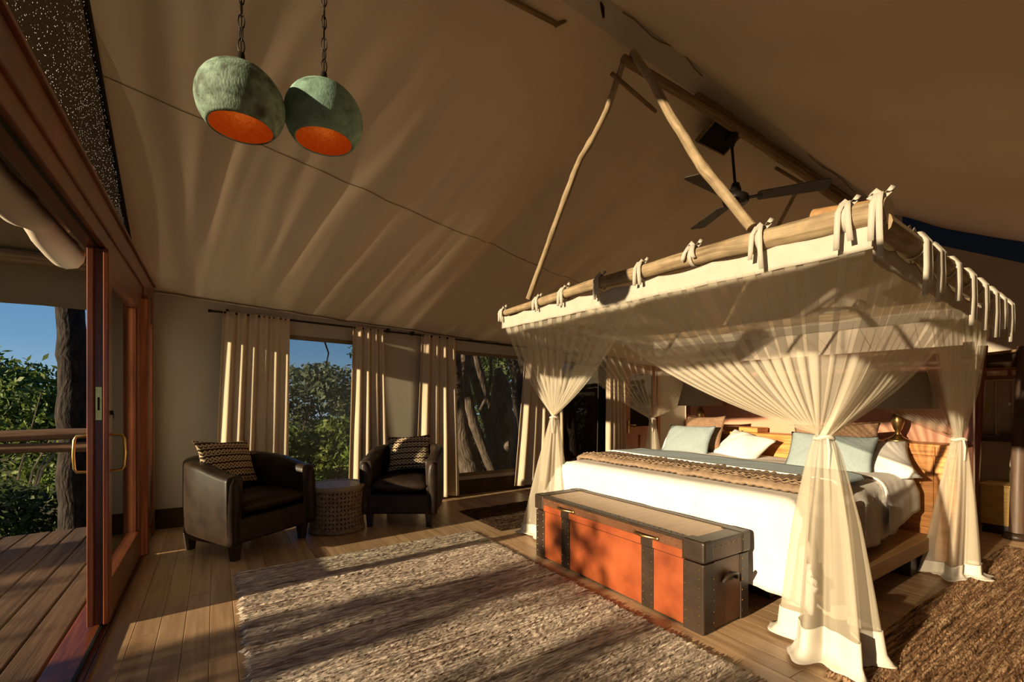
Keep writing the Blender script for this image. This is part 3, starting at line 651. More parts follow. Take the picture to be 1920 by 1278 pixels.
# kilim cushions leaning on the chair backs
def lean(Mc, x, y, z, tilt, yaw=0, roll=0):
    return Mc@Matrix.Translation((x, y, z))@Rz(yaw)@Matrix.Rotation(-tilt, 4, 'Y')@Rz(PI/2)@Matrix.Rotation(PI/2, 4, 'X')@Rz(roll)
pillow(.58, .40, .14, lean(CH1, -.12, -.06, .705, .36, .22, math.radians(-5)), 'kilim_cushion', 'kilim_cushion', 'brown and cream patterned cushion on the left armchair', 'cushion', 'patterned cushions on the armchairs', pinch=.10)
pillow(.46, .39, .13, lean(CH2, -.125, .0, .675, .36, .12, math.radians(3)), 'kilim_cushion', 'kilim_cushion', 'brown and cream patterned cushion on the right armchair', 'cushion', 'patterned cushions on the armchairs', pinch=.11, seed=2)

# ================================================================== CARVED SIDE TABLE
tb = empty('carved_side_table', (.985, 4.60, 0), 'round carved wooden drum table with pierced petal lattice', 'side table')
tc_ = (.985, 4.60, 0)
MB().lathe([(0, .435), (.21, .435), (.214, .440), (.252, .440), (.258, .432), (.260, .418), (.256, .404), (.246, .396), (.225, .394), (0, .394)], tc_, 56).build('top', 'carved_top', tb, smooth=False)
MB().lathe([(.236, .0), (.252, .004), (.256, .02), (.250, .036), (.236, .044), (.215, .044), (.215, 0), (.236, 0)], tc_, 56).build('base_ring', 'carved_wood', tb, smooth=True)
MB().lathe([(.205, .01), (.205, .42)], tc_, 40).build('inner_drum', 'carved_inner', tb, smooth=True)
NC, NR = 44, 9; zs = np.linspace(.042, .398, NR+1); mb = MB()
for r_ in range(NR):
    for c_ in range(NC):
        sgn = 1 if (r_+c_) % 2 == 0 else -1
        sq = [(-1, -1), (0, -1), (1, -1), (1, 0), (1, 1), (0, 1), (-1, 1), (-1, 0)]
        ln = []
        for q in sq:                                           # lens hole along one diagonal
            a = math.atan2(q[1], q[0]); d1_ = math.cos(a-sgn*PI/4); d2_ = math.sin(a-sgn*PI/4)
            L_, w_ = .80, .34
            ln.append((math.cos(sgn*PI/4)*d1_*L_-math.sin(sgn*PI/4)*d2_*w_, math.sin(sgn*PI/4)*d1_*L_+math.cos(sgn*PI/4)*d2_*w_))
        V = []
        for (px_, pz_) in sq+ln:
            th = 2*PI*(c_+.5+px_*.5)/NC; z = (zs[r_]+zs[r_+1])/2+pz_*(zs[1]-zs[0])/2
            rr = .232+.006*math.cos((z-.22)/.18*PI)*-1
            V.append((tc_[0]+rr*math.cos(th), tc_[1]+rr*math.sin(th), z))
        mb.add(V, [(k, (k+1) % 8, 8+(k+1) % 8, 8+k) for k in range(8)])
mb.build('lattice', 'carved_wood', tb, solid=.016, weld=True)

# ================================================================== RUGS
def rug(x0, x1, y0, y1, m, label, rowh=.0125, h=.014, seed=0, fringe=.012, rz=0):
    ny = int((y1-y0)/rowh); nx = int((x1-x0)/.022); r_ = np.random.default_rng(seed)
    X = np.linspace(x0, x1, nx+1)[:, None]*np.ones((1, ny*2+1)); Y = np.ones((nx+1, 1))*np.linspace(y0, y1, ny*2+1)[None, :]
    row = r_.normal(0, .0016, (1, ny*2+1)); nz = r_.normal(0, .0044, X.shape); nz = (nz+np.roll(nz, 1, 0)+np.roll(nz, 2, 0)+np.roll(nz, -1, 0))/4; Z = h+row+nz; Z[:, ::2] -= .0042
    jit = r_.normal(0, fringe, ny*2+1); jit2 = r_.normal(0, fringe, ny*2+1)
    X[0, :] += jit; X[1, :] += jit*.6; X[-1, :] += jit2; X[-2, :] += jit2*.6
    Y += .004*np.sin(X*5+seed)+r_.normal(0, .0012, X.shape)
    Z[0, :] = .004; Z[-1, :] = .004; Z[:, 0] = .004; Z[:, -1] = .004
    P = np.stack([X, Y, Z], -1)
    mb = MB().grid(P)
    b = [P[0, 0], P[-1, 0], P[-1, -1], P[0, -1]]; mb.add([(q[0], q[1], .001) for q in b], [(3, 2, 1, 0)])
    return tag(mb.build('woven_rug', m), label, 'rug')
rug(.115, 2.045, .25, 3.80, 'rug_grey', 'large grey-brown woven rag rug in front of the leather trunk', seed=1)
rug(2.28, 3.95, 3.66, 4.56, 'rug_dark', 'dark striped runner rug behind the bed by the back window', seed=2, h=.010)
rug(2.31, 5.6, -.25, .955, 'rug_brown', 'chunky brown woven rug on the near side of the bed', seed=3, h=.016)

# ================================================================== LEATHER TRUNK
TX0, TX1, TY0, TY1, TH, LZ = 2.16, 2.575, 1.462, 2.945, .485, .372
tr = empty('leather_trunk', ((TX0+TX1)/2, (TY0+TY1)/2, 0), 'long red-brown leather trunk with dark straps at the bed foot', 'trunk')
bx(TX0+.006, TX1-.006, TY0+.006, TY1-.006, .012, LZ).build('body', 'leather_brown', tr)
YS = [TY0, 1.583, 1.786, 1.874, 2.541, 2.632, 2.842, TY1]
for a, b in ((YS[1], YS[2]), (YS[3], YS[4]), (YS[5], YS[6])):
    bx(TX0-.001, TX0+.01, a-.004, b+.004, .014, LZ-.002).build('front_panel', 'leather_red', tr, bev=.003)
for a, b in ((YS[2], YS[3]), (YS[4], YS[5])):
    st = bx(TX0-.008, TX0+.004, a, b, .012, LZ).build('strap', 'leather_strap', tr, bev=.003)
for a, b in ((YS[0]-.006, YS[1]), (YS[6], YS[7]+.004)):
    bx(TX0-.008, TX0+.06, a, b, .0, LZ).build('corner_strip', 'leather_strap', tr, bev=.006)
for a, b in ((TX0-.004, 2.25), (2.50, TX1+.004)): bx(a, b, TY0-.008, TY0+.02, .002, LZ).build('end_strip', 'leather_strap', tr, bev=.005)
bx(2.252, 2.498, TY0-.002, TY0+.01, .012, LZ).build('end_panel', 'leather_brown', tr, bev=.002)
lid = bx(TX0-.010, TX1+.010, TY0-.010, TY1+.010, LZ+.004, TH).build('lid', 'leather_brown', tr, bev=.014)
lid_o = lid
bx(TX0+.045, TX1-.045, TY0+.09, TY1-.09, TH-.002, TH+.004).build('lid_panel', 'leather_tan_sheen', lid, bev=.003)  # panel colour raised to stand in for light reflected off the lid
for a, b in ((YS[1], YS[2]), (YS[3], YS[4]), (YS[5], YS[6])): bx(TX0-.0135, TX0+.0, a, b, LZ+.006, LZ+.052).build('lid_band', 'leather_red', lid, bev=.002)
for a, b in ((YS[2], YS[3]), (YS[4], YS[5])): bx(TX0-.0145, TX0+.0, a, b, LZ+.004, LZ+.056).build('strap', 'leather_strap', lid, bev=.002)
# dark edging round the lid
for p in ((TX0-.013, TX0+.045, TY0-.013, TY1+.013), (TX1-.045, TX1+.013, TY0-.013, TY1+.013), (TX0-.013, TX1+.013, TY0-.013, TY0+.09), (TX0-.013, TX1+.013, TY1-.09, TY1+.013)):
    bx(*p, TH-.012, TH+.007).build('lid_edging', 'leather_strap', lid, bev=.006)
for cx_, cy_ in ((TX0, TY0), (TX1, TY0), (TX0, TY1), (TX1, TY1)):
    sx_ = 1 if cx_ == TX0 else -1; sy_ = 1 if cy_ == TY0 else -1
    xs_ = sorted((cx_-sx_*.016, cx_+sx_*.075)); ys_ = sorted((cy_-sy_*.016, cy_+sy_*(.125 if cy_ == TY0 else .10)))
    bx(*xs_, *ys_, LZ+.006, TH+.010).build('corner_cap', 'leather_strap', lid, bev=.014)
for hy in (2.575, 1.835):
    h_ = MB().tube([(TX0-.012, hy-.085, .44), (TX0-.035, hy-.06, .445), (TX0-.042, hy, .442), (TX0-.035, hy+.06, .445), (TX0-.012, hy+.085, .44)], [.007, .008, .011, .008, .007], 8).build('handle', 'brass_old', lid, smooth=True)
    for s_ in (-.085, .085):
        MB().lathe([(0, 0), (.013, 0), (.012, .006), (.006, .010), (0, .011)], (0, 0, 0), 12, Matrix.Translation((TX0-.010, hy+s_, .44))@Matrix.Rotation(-PI/2, 4, 'Y')).build('handle_boss', 'brass_old', tr, smooth=True)
P = []
for t in np.linspace(0, PI, 13): P.append((2.385-.06*math.cos(t), TY0-.012-.02*math.sin(t), .25+.042*math.sin(t)))
MB().tube(P, .010, 8).add([(2.32, TY0-.006, .245), (2.45, TY0-.006, .245), (2.44, TY0-.012, .285), (2.385, TY0-.016, .30), (2.33, TY0-.012, .285)], [(0, 1, 2, 3, 4)]).build('end_handle', 'leather_strap', tr, smooth=True)
sd = MB()
def stud(x_, y_, z_, ax):
    r_ = .0048; V = []
    for k in range(6):
        c_, s_ = r_*math.cos(k*PI/3), r_*math.sin(k*PI/3); V.append((x_, y_+c_, z_+s_) if ax == 'x' else (x_+c_, y_, z_+s_) if ax == 'y' else (x_+c_, y_+s_, z_))
    V.append((x_-.004, y_, z_) if ax == 'x' else (x_, y_-.004, z_) if ax == 'y' else (x_, y_, z_+.004)); sd.add(V, [(k, (k+1) % 6, 6) for k in range(6)])
for yy in (YS[0]+.02, YS[1]-.012, YS[2]+.012, YS[3]-.012, YS[4]+.012, YS[5]-.012, YS[6]+.012, YS[7]-.02):
    for z_ in np.linspace(.05, LZ-.03, 7): stud(TX0-.0085, yy, z_, 'x')
for y_ in np.arange(TY0+.16, TY1-.1, .075): stud(TX0-.0105, y_, LZ+.064, 'x'); stud(TX0-.0105, y_+.03, TH-.02, 'x')
for y_ in np.arange(TY0+.03, TY1-.02, .04): stud(TX0+.035, y_, TH+.0072, 'z'); stud(TX1-.035, y_, TH+.0072, 'z')
for x_ in (2.24, 2.51):
    for z_ in np.linspace(.05, LZ-.03, 6): stud(x_, TY0-.0085, z_, 'y')
for x_ in np.arange(2.26, 2.52, .05): stud(x_, TY0-.0135, TH-.03, 'y')
for x_ in (2.19, 2.23):
    stud(TX0-.0165, 1.50, .44, 'x'); stud(TX0-.0165, 1.565, .40, 'x')
o_ = sd.build('studs', 'brass_old', tr); o_['kind'] = 'stuff'

# ================================================================== BED
bed = empty('platform_bed', (3.6, 2.2, 0), 'wide timber platform bed with tall carved headboard ledge', 'bed')
bx(2.72, 4.40, 1.10, 3.28, .20, .255).build('platform', 'rail_wood', bed, bev=.004)
bx(2.72, 4.40, 1.095, 1.125, .165, .26).build('side_rail', 'rail_wood', bed, bev=.004)
for a in ((2.9, 3.1, 1.5, 1.7), (2.9, 3.1, 2.8, 3.0), (4.1, 4.38, 1.15, 1.4), (4.1, 4.38, 2.9, 3.15)): bx(*a, 0, .2).build('leg', 'leg_wood', bed, bev=.004)
hb = bx(4.43, 4.70, .99, 3.40, .0, .915).build('headboard', 'head_wood', bed, bev=.005)
bx(4.405, 4.43, 1.03, 1.10, .02, .835).build('headboard_post', 'head_wood', hb, bev=.004)
bx(4.41, 4.43, 1.10, 3.36, .835, .90).build('headboard_moulding', 'head_wood', hb, bev=.004)
for a, b in ((1.11, 1.72), (2.72, 3.33)): bx(4.418, 4.43, a, b, .3, .825).build('headboard_panel', 'head_wood', hb, bev=.004)
bx(4.34, 4.43, 1.74, 2.70, .3, .905).build('headboard_panel', 'head_wood', hb, bev=.008)
bx(4.33, 4.44, 1.73, 2.71, .895, .925).build('headboard_rail', 'head_wood', hb, bev=.006)
bx(4.50, 4.70, 2.45, 2.80, .915, .965).build('headboard_block', 'head_wood', hb, bev=.004)
MB().box(2.70, 4.33, 1.28, 3.14, .255, .63).build('mattress', 'linen_white', bed, bev=.05)

def drape(x0, x1, y0, y1, top, dx0, dx1, dy0, dy1, R, step, fn=None, seed=0):
    """cloth over the box x0..x1,y0..y1 : drop lengths on each side"""
    ps = np.arange(-dx0, (x1-x0)+dx1+1e-6, step); qs = np.arange(-dy0, (y1-y0)+dy1+1e-6, step); P = np.zeros((len(ps), len(qs), 3))
    def fold1(e):
        if e <= 0: return 0, 0
        a = min(e/R, PI/2); o, d_ = R*math.sin(a), R*(1-math.cos(a)); return o, d_+max(0, e-R*PI/2)
    for i, p in enumerate(ps):
        for j, q in enumerate(qs):
            ex = max(-p, p-(x1-x0), 0); ey = max(-q, q-(y1-y0), 0); sx = -1 if p < 0 else 1; sy = -1 if q < 0 else 1
            ox, dz1 = fold1(ex); oy, dz2 = fold1(ey); dz = max(dz1, dz2)
            fl_ = min(ex, ey)*.35
            x_ = x0+min(max(p, 0), x1-x0)+sx*(ox+fl_*(ex > 0)); y_ = y0+min(max(q, 0), y1-y0)+sy*(oy+fl_*(ey > 0)); z_ = top-dz
            if fn:
                ddx, ddy, ddz = fn(p, q, ex, ey, dz); x_ += ddx*(sx if ex > 0 else 1); y_ += ddy*(sy if ey > 0 else 1); z_ += ddz
            P[i, j] = (x_, y_, z_)
    return P
def wrk(p, q, ex, ey, dz):
    a = min(1, dz/.2); w = (.020*wn1(q*3+p, 2, 2.4)+.012*wn1(q*7-p*3, 4, 2.)) if ex > ey else (.030*wn1(p*3+q, 5, 2.6)+.02*wn1(p*6+q*4, 7, 2.4))
    return (w*a if ex > ey else 0, (w+.03)*a if ey > ex else 0, .006*wn1(p*2.3+q*1.1, 9, 2.)*(1-a)+.014*wn1(p*2+q*2, 3, 2)*a)
DV = drape(2.70, 3.98, 1.30, 3.12, .690, .56, .0, .42, .42, .07, .035, wrk)
tag(MB().grid(DV).build('duvet', 'linen_white', smooth=True, solid=.02), 'thick white duvet hanging over the bed foot', 'duvet')
# folded-back top sheet with a hanging corner near the headboard
SH = drape(3.82, 4.30, 1.29, 3.12, .715, .02, .0, .40, .3, .07, .03, lambda p, q, ex, ey, dz: (.03*min(1, dz/.3), .05*min(1, dz/.2)+.02*wn1(p*9, 3), .012*wn1(p*5+q*3, 2)+(.10*min(1, dz/.3)*(p/.5))))
tag(MB().grid(SH).build('top_sheet', 'linen_white', smooth=True, solid=.008), 'rumpled white top sheet spilling off the bed near the headboard', 'sheet')
# brown ruched quilt and blue blanket folded across the bed
def ruch(p, q, ex, ey, dz):
    a = .004*math.sin(q*120+3*wn1(p*20, 1)+dz*40)+.007*wn1(q*9+p*13, 6, 2.2); return (0, 0, a if dz < .05 else 0) if ey <= 0 else (0, a*.8+.012, 0)
QP = drape(2.86, 3.20, 1.30, 3.12, .735, .05, .05, .10, .10, .045, .014, ruch)
qo = tag(MB().grid(QP).build('ruched_quilt', 'quilt_brown', smooth=True, solid=.035), 'brown ruched satin quilt folded across the bed', 'quilt')
for xx in (2.85, 2.93):
    fr = [[], []]
    for k in range(261):
        y_ = lerp(1.22, 3.20, k/260); e_ = max(0, 1.30-y_, y_-3.12); zz = .735-.5*e_; w_ = .005*math.sin(k*1.05)+.005*math.sin(k*.37)
        fr[0].append((xx+w_, y_, zz+.018+.006*math.sin(k*.8))); fr[1].append((xx-.02+w_*1.4, y_, zz+.030+.005*math.sin(k*1.05+1)))
    MB().grid(fr).build('frill', 'quilt_brown', qo, smooth=True, solid=.004)
BL = drape(3.22, 3.62, 1.31, 3.11, .750, .03, .0, .06, .06, .05, .03, lambda p, q, ex, ey, dz: (0, .014, .006*wn1(q*3+p*4, 2)))
bo = tag(MB().grid(BL).build('blue_blanket', 'blanket_blue', smooth=True, solid=.02), 'folded pale blue blanket across the bed above the brown quilt', 'blanket')
HM = drape(3.205, 3.225, 1.31, 3.11, .760, .03, .0, .06, .06, .05, .03, lambda p, q, ex, ey, dz: (0, .014, .006*wn1(q*3+p*4, 2)))
MB().grid(HM).build('hem', 'sheet_trim', bo, smooth=True, solid=.006)
# quilt end hanging on the near side
bx(3.08, 3.27, 1.125, 1.165, .26, .64).build('hanging_end', 'quilt_brown', qo, bev=.018)

def bedpil(w, h, t, x_, y_, z_, tilt, yaw, roll, name, m, label, group, **k):
    M_ = Matrix.Translation((x_, y_, z_))@Rz(PI+math.radians(yaw))@Matrix.Rotation(-math.radians(tilt), 4, 'Y')@Rz(PI/2)@Matrix.Rotation(PI/2, 4, 'X')@Rz(math.radians(roll))
    return pillow(w, h, t, M_, name, m, label, 'pillow', group, **k)
bedpil(.56, .33, .13, 4.03, 2.91, .835, 28, -4, 2, 'blue_pillow', 'linen_blue', 'pale blue oblong pillow on the far side of the bed', 'blue linen pillows', seed=1)
bedpil(.60, .34, .13, 4.02, 1.63, .825, 30, 5, -1, 'blue_pillow', 'linen_blue', 'pale blue oblong pillow behind the near net column', 'blue linen pillows', seed=2)
bedpil(.46, .40, .12, 4.18, 2.84, .89, 20, -3, 2, 'knitted_pillow', 'knit_brown', 'brown knitted pillow behind the far blue pillow', 'brown knitted pillows', seed=3)
bedpil(.60, .36, .12, 4.18, 1.66, .885, 22, 4, 4, 'knitted_pillow', 'knit_brown', 'brown knitted pillow behind the near blue pillow', 'brown knitted pillows', seed=4)
bedpil(.52, .40, .16, 4.16, 2.42, .79, 48, -8, -12, 'white_pillow', 'linen_white', 'white pillow with flared edge in the middle of the bed', 'white pillows', seed=5, pinch=.12)
bedpil(.54, .40, .16, 4.18, 1.42, .775, 50, 12, 14, 'white_pillow', 'linen_white', 'white pillow with flared edge at the near end of the headboard', 'white pillows', seed=6, pinch=.12)
bedpil(.60, .40, .13, 4.22, 3.06, .80, 34, -3, 0, 'white_pillow', 'linen_white', 'white pillow at the far end of the bed behind the blue one', 'white pillows', seed=7)

# ---- salmon panel behind the headboard, bedside lamps
sp_ = empty('headboard_screen', (4.76, 2.2, 0), 'salmon suede screen standing behind the headboard', 'screen')
bx(4.735, 4.785, 1.02, 3.38, .0, 1.66).build('panel', 'suede', sp_, bev=.006); bx(4.73, 4.79, .965, 1.02, 0, 1.68).build('post', 'mahogany_v', sp_, bev=.004); bx(4.73, 4.79, 3.38, 3.435, 0, 1.68).build('post', 'mahogany_v', sp_, bev=.004)
def bedlamp(x_, y_, label):
    r = empty('table_lamp', (x_, y_, .916), label, 'lamp', 'bedside lamps on the headboard ledge'); c_ = (x_, y_, .916)
    MB().lathe([(0, 0), (.085, 0), (.085, .012), (.06, .022), (.03, .04), (.024, .055), (0, .056)], c_, 24).build('base', 'brass_old', r, smooth=True)
    MB().lathe([(.018, .05), (.016, .075), (.028, .10), (.042, .145), (.044, .175), (.032, .21), (.017, .24), (.015, .275), (.02, .28), (.0, .285)], c_, 20).build('stem', 'brass_old', r, smooth=True)
    MB().lathe([(.245, .262), (.175, .54), (.172, .54), (.242, .262), (.245, .262)], c_, 36).build('shade', 'lamp_shade', r, smooth=True)
bedlamp(4.56, 1.36, 'brass bedside lamp with tapered grey shade at the near end of the headboard')
bedlamp(4.56, 3.12, 'brass bedside lamp with tapered grey shade at the far end of the headboard')

# ================================================================== CANOPY FRAME
cf_ = empty('canopy_frame', (3.6, 2.4, 1.9), 'four rough poles hung as a canopy frame over the bed', 'canopy frame')
def part_log(nm, pts, r, m, seed, wob=.12): return log(pts, r, wob, 12, seed).build(nm, m, cf_, smooth=True)
part_log('pole', [(2.5, .775, 2.088), (2.5, 1.6, 2.13), (2.5, 2.6, 2.145), (2.5, 4.07, 2.138)], [.060, .055, .046, .030], 'log_pale', 11, .10)
part_log('pole', [(2.50, .82, 2.04), (3.4, .82, 1.99), (4.78, .83, 1.905)], [.055, .052, .045], 'log_pale', 12)
part_log('pole', [(2.52, 3.95, 2.12), (3.6, 3.92, 2.08), (4.80, 3.88, 1.99)], [.04, .04, .04], 'log_pale', 13)
part_log('pole', [(4.70, .90, 1.96), (4.70, 2.4, 2.0), (4.70, 4.0, 2.03)], [.045, .045, .04], 'log_pale', 14)
part_log('cross_log', [(2.66, 1.15, 2.215), (2.65, .84, 2.16)], [.042, .042], 'rail_wood', 15, .05)
part_log('hanger_pole', [(2.5, 3.55, 2.21), (2.5, 3.0, 2.97), (2.49, 2.79, 3.21), (2.49, 2.5, 3.44), (2.48, 2.31, 3.70)], [.026, .027, .026, .024, .024], 'log_pale', 16, .25)
part_log('hanger_pole', [(2.5, 1.39, 2.20), (2.5, 1.70, 2.68), (2.49, 1.96, 3.18), (2.5, 2.25, 3.72)], [.030, .030, .028, .026], 'log_pale', 17, .22)

# ================================================================== MOSQUITO NET
net = empty('mosquito_net', (3.5, 2.4, 0), 'sheer cream mosquito net tied back at the four bed corners', 'mosquito net')
def FZ(Y): return 2.10+.02*(Y-.8)/3.2           # top of the foot band
def SZ(X): return 2.02-.075*(X-2.5)             # top of the side band
def band(pts_top, hgt, sag, off, nm='band', m='cotton_band', ties=None):
    n = 80; P = np.zeros((n+1, 7, 3)); pts = [np.array(p, float) for p in pts_top]
    for i in range(n+1):
        s = i/n; p = lerp(pts[0], pts[1], s); sg = sag*abs(math.sin(PI*s*8))
        for j in range(7): P[i, j] = (p[0]+off[0]*(.004*wn1(s*40+j*.4, 3)), p[1]+off[1]*(.004*wn1(s*40+j*.4, 5)), p[2]-sg*(1-j/8)-hgt*j/6)
    return MB().grid(P).build(nm, m, net, smooth=True, solid=.003)
band([(2.485, .83, 2.055), (2.485, 4.0, 2.105)], .125, .018, (1, 0))
band([(2.50, .835, 1.99), (4.70, .85, 1.87)], .115, .028, (0, 1))
band([(4.64, .9, 1.95), (4.64, 3.85, 1.985)], .10, .015, (1, 0))
band([(2.55, 3.88, 2.10), (4.65, 3.84, 1.98)], .10, .02, (0, 1))
# net roof: loose sheet
P = np.zeros((31, 41, 3))
for i in range(31):
    for j in range(41):
        u, v = i/30, j/40; P[i, j] = (lerp(2.50, 4.64, u), lerp(.85, 3.98, v), lerp(2.05, 1.93, u)-.07*math.sin(PI*u)*math.sin(PI*v)+.012*wn1(u*5+v*9, 3))
MB().grid(P).build('net_roof', 'net_roof', net, smooth=True)

def gather(top, G, nf, kap, amp, nrm, m='net', a=.42, b=.36, gw=.05, gdir=(0, 1, 0), nt=26, seed=0, sagx=0, name='net_panel', zof=None):
    """a flat top edge gathered into the tie at G"""
    top = [np.array(p, float) for p in top]; G = np.array(G, float); nrm = np.array(nrm, float); gd = np.array(gdir, float)
    ns = nf*16; P = np.zeros((ns+1, nt+1, 3)); U = np.zeros((ns+1, nt+1, 2)); seg = len(top)-1
    def T(s):
        s = min(max(s, 0), 1)*seg; k = min(int(s), seg-1); return lerp(top[k], top[k+1], s-k)
    r_ = np.random.default_rng(seed); phs = r_.uniform(-.6, .6, 400)
    for i in range(ns+1):
        s = i/ns; w = 2*PI*nf*s+phs[int(s*nf) % 400]*0+2.6*wn1(s*6, seed)+1.0*wn1(s*27, seed+2)
        t0 = T(s+kap/(2*PI*nf)*math.sin(w)); g = G+gd*gw*(s-.5)+nrm*.012*math.cos(w)
        for j in range(nt+1):
            t = j/nt; c = np.array([lerp(t0[0], g[0], a), lerp(t0[1], g[1], a), lerp(g[2], t0[2], b)])
            p = (1-t)**2*t0+2*t*(1-t)*c+t*t*g
            env = amp*(.35+math.sin(PI*min(1, t*1.02)))*(1-t*.75)
            P[i, j] = p+nrm*env*math.cos(w)+nrm*.01*wn1(s*6+t*3, seed); U[i, j] = (s*2, t)
    return MB().grid(P, U).build(name, m, net, smooth=True)
T1 = (2.60, 3.28, 1.085); T2 = (2.46, 1.017, 1.065); T3 = (4.40, .97, .966); T4 = (4.27, 3.55, 1.02)
gather([(2.495, 3.97, 1.985), (2.495, 2.20, 1.97)], T1, 13, 3.0, .020, (1, 0, 0), seed=1, gw=.05)
gather([(2.485, 2.78, 1.985), (2.485, .86, 1.945)], T2, 16, 3.2, .022, (1, 0, 0), seed=2, gw=.05, b=.26, a=.45)
gather([(2.52, .845, 1.91), (3.95, .85, 1.81)], T2, 11, 3.0, .020, (0, 1, 0), seed=3, gw=.05, gdir=(1, 0, 0), b=.34)
gather([(3.40, .86, 1.85), (4.68, .86, 1.775)], T3, 10, 3.0, .018, (0, 1, 0), seed=4, gw=.05, gdir=(1, 0, 0))
gather([(2.52, 3.86, 1.99), (3.05, 3.87, 1.97)], T1, 7, 1.1, .015, (0, 1, 0), seed=5, gw=.03, gdir=(1, 0, 0))
gather([(2.95, 3.86, 1.99), (4.62, 3.84, 1.88)], T4, 11, 1.8, .016, (0, 1, 0), seed=6, gw=.05, gdir=(1, 0, 0))
gather([(4.62, 3.82, 1.88), (4.62, 2.3, 1.87)], T4, 14, 1.1, .014, (1, 0, 0), seed=7, gw=.04)
gather([(4.62, 2.5, 1.87), (4.62, .9, 1.85)], T3, 14, 1.1, .014, (1, 0, 0), seed=8, gw=.04)
def skirt(G, B, rx, ry, rot, nfold, seed, m='net_dense', r0=.032, hem=.10, name='net_skirt', pw=.85, puddle=.05):
    G = np.array(G, float); B = np.array(B, float); na, nt = 150, 40; P = np.zeros((na+1, nt+1, 3)); ca, sa = math.cos(rot), math.sin(rot)
    def ring(t, i):
        th = 2*PI*i/na; c = lerp(G, B, t); k = (t**pw)
        fo = 1+(.20+.10*t)*math.sin(nfold*th+.8*wn1(th, seed)+1.2*t)*min(1, .25+t*2)+.09*math.sin((2*nfold+1)*th+seed+2*t)
        X = (r0+(rx-r0)*k)*math.cos(th)*fo; Y = (r0+(ry-r0)*k)*math.sin(th)*fo
        return c+np.array([ca*X-sa*Y, sa*X+ca*Y, 0])
    for i in range(na+1):
        for j in range(nt+1): P[i, j] = ring(j/nt*.94, i)
    P[:, -1, 2] = np.maximum(P[:, -1, 2], .02)
    o = MB().grid(P).build(name, m, net, smooth=True)
    H = np.zeros((na+1, 9, 3))
    for i in range(na+1):
        th = 2*PI*i/na
        for j in range(9):
            t = lerp(1-hem/G[2], 1.0, j/8); p = ring(min(t, 1), i); out = p-lerp(G, B, t); fl_ = puddle*max(0, (j-5)/3)*(1+.8*wn1(th*2, seed+4))
            L_ = math.hypot(out[0], out[1])+1e-6; p = p+np.array([out[0]/L_, out[1]/L_, 0])*(fl_+.004); p[2] = max(p[2], .018+.008*wn1(th*7, seed)**2); H[i, j] = p
    MB().grid(H).build('net_hem', 'cotton_band', o, smooth=True, solid=.004)
    K = MB().tube([(G[0]+(r0*1.12)*math.cos(t), G[1]+(r0*1.12)*math.sin(t), G[2]+.006*math.sin(2*t)) for t in np.linspace(0, 2*PI, 20)], .011, 6).tube([(G[0]-.05, G[1]-.035, G[2]), (G[0]-.06, G[1]-.045, G[2]-.05), (G[0]-.05, G[1]-.04, G[2]-.14)], [.006, .006, .004], 6)
    K.build('tie_back', 'cotton_band', net, smooth=True)
skirt(T2, (2.575, 1.055, 0), .215, .165, .75, 6, 1, hem=.17, puddle=.05, pw=.62)
skirt(T1, (2.57, 3.36, 0), .15, .19, .4, 6, 2)
skirt(T3, (4.42, 1.02, 0), .165, .12, -.2, 5, 3, pw=.7)
skirt(T4, (4.28, 3.56, 0), .10, .14, .0, 5, 4)
# ties round the poles
def tie(c, axis, r, hang, seed, name='tie'):
    """ribbon: loop round the pole, small bow, two tails. axis = pole direction"""
    rr = random.Random(seed); c = Vector(c); ax = Vector(axis).normalized(); up = Vector((0, 0, 1)); sd_ = ax.cross(up).normalized(); c = Vector(c); mb = MB(); w = .012; vd = (c-Vector((0, 0, 1.25))); vd.z = 0; vd.normalize(); fc = (vd.cross(up).normalized()*.75+ax*.4*(1 if vd.cross(up).dot(ax) > 0 else -1)).normalized()
    def ribbon(pts, wd, ww=w):
        V = []; F = []
        for p in pts:
            p = Vector(p); V += [p-Vector(wd)*ww, p+Vector(wd)*ww]
        for i in range(len(pts)-1): F.append((2*i, 2*i+1, 2*i+3, 2*i+2))
        mb.add(V, F)
    ribbon([c+(sd_*math.cos(t)+up*math.sin(t))*(r+.004) for t in np.linspace(0, 2*PI, 20)], ax)
    fr = -sd_ if (c-sd_*1-Vector((0, 0, 1.25))).length < (c+sd_*1-Vector((0, 0, 1.25))).length else sd_
    k = c+up*(r+.008)
    for sgn in (-1, 1):
        L_ = rr.uniform(.035, .055); ribbon([k, k+ax*sgn*L_*.6+up*L_*.7, k+ax*sgn*L_*1.1+up*L_*.35, k+ax*sgn*L_*.5-up*.004, k], fc*.6+up*.8, .012)
        h_ = hang*rr.uniform(.7, 1.15); o_ = ax*sgn*rr.uniform(.008, .03)
        ribbon([k+up*.01, k+fr*(r*.7)+o_*.5+up*.004, k+fr*(r+.012)+o_-up*r*.8, k+fr*(r+.014)+o_*1.2-up*(r+h_*.45), k+fr*(r+.010)+o_*1.5-up*(r+h_)], fc)
    mb.build(name, 'cotton_band', net, smooth=True, solid=.002)
for i, (Y, h_) in enumerate(((3.99, .10), (3.38, .09), (3.0, .10), (2.57, .14), (2.16, .15), (1.75, .03), (1.33, .17), (.93, .17), (.80, .20))):
    z_ = np.interp(Y, [.775, 1.6, 2.6, 4.07], [2.088, 2.13, 2.145, 2.138]); r_ = np.interp(Y, [.775, 1.6, 2.6, 4.07], [.062, .057, .048, .032]); tie((2.5, Y, z_), (0, 1, 0), r_, h_, i)
for i, X in enumerate((2.94, 3.14, 3.45, 3.75, 4.02, 4.29, 4.5, 4.72)):
    tie((X, .825, lerp(2.04, 1.905, (X-2.5)/2.28)), (1, 0, 0), lerp(.057, .047, (X-2.5)/2.28), .26, 20+i)

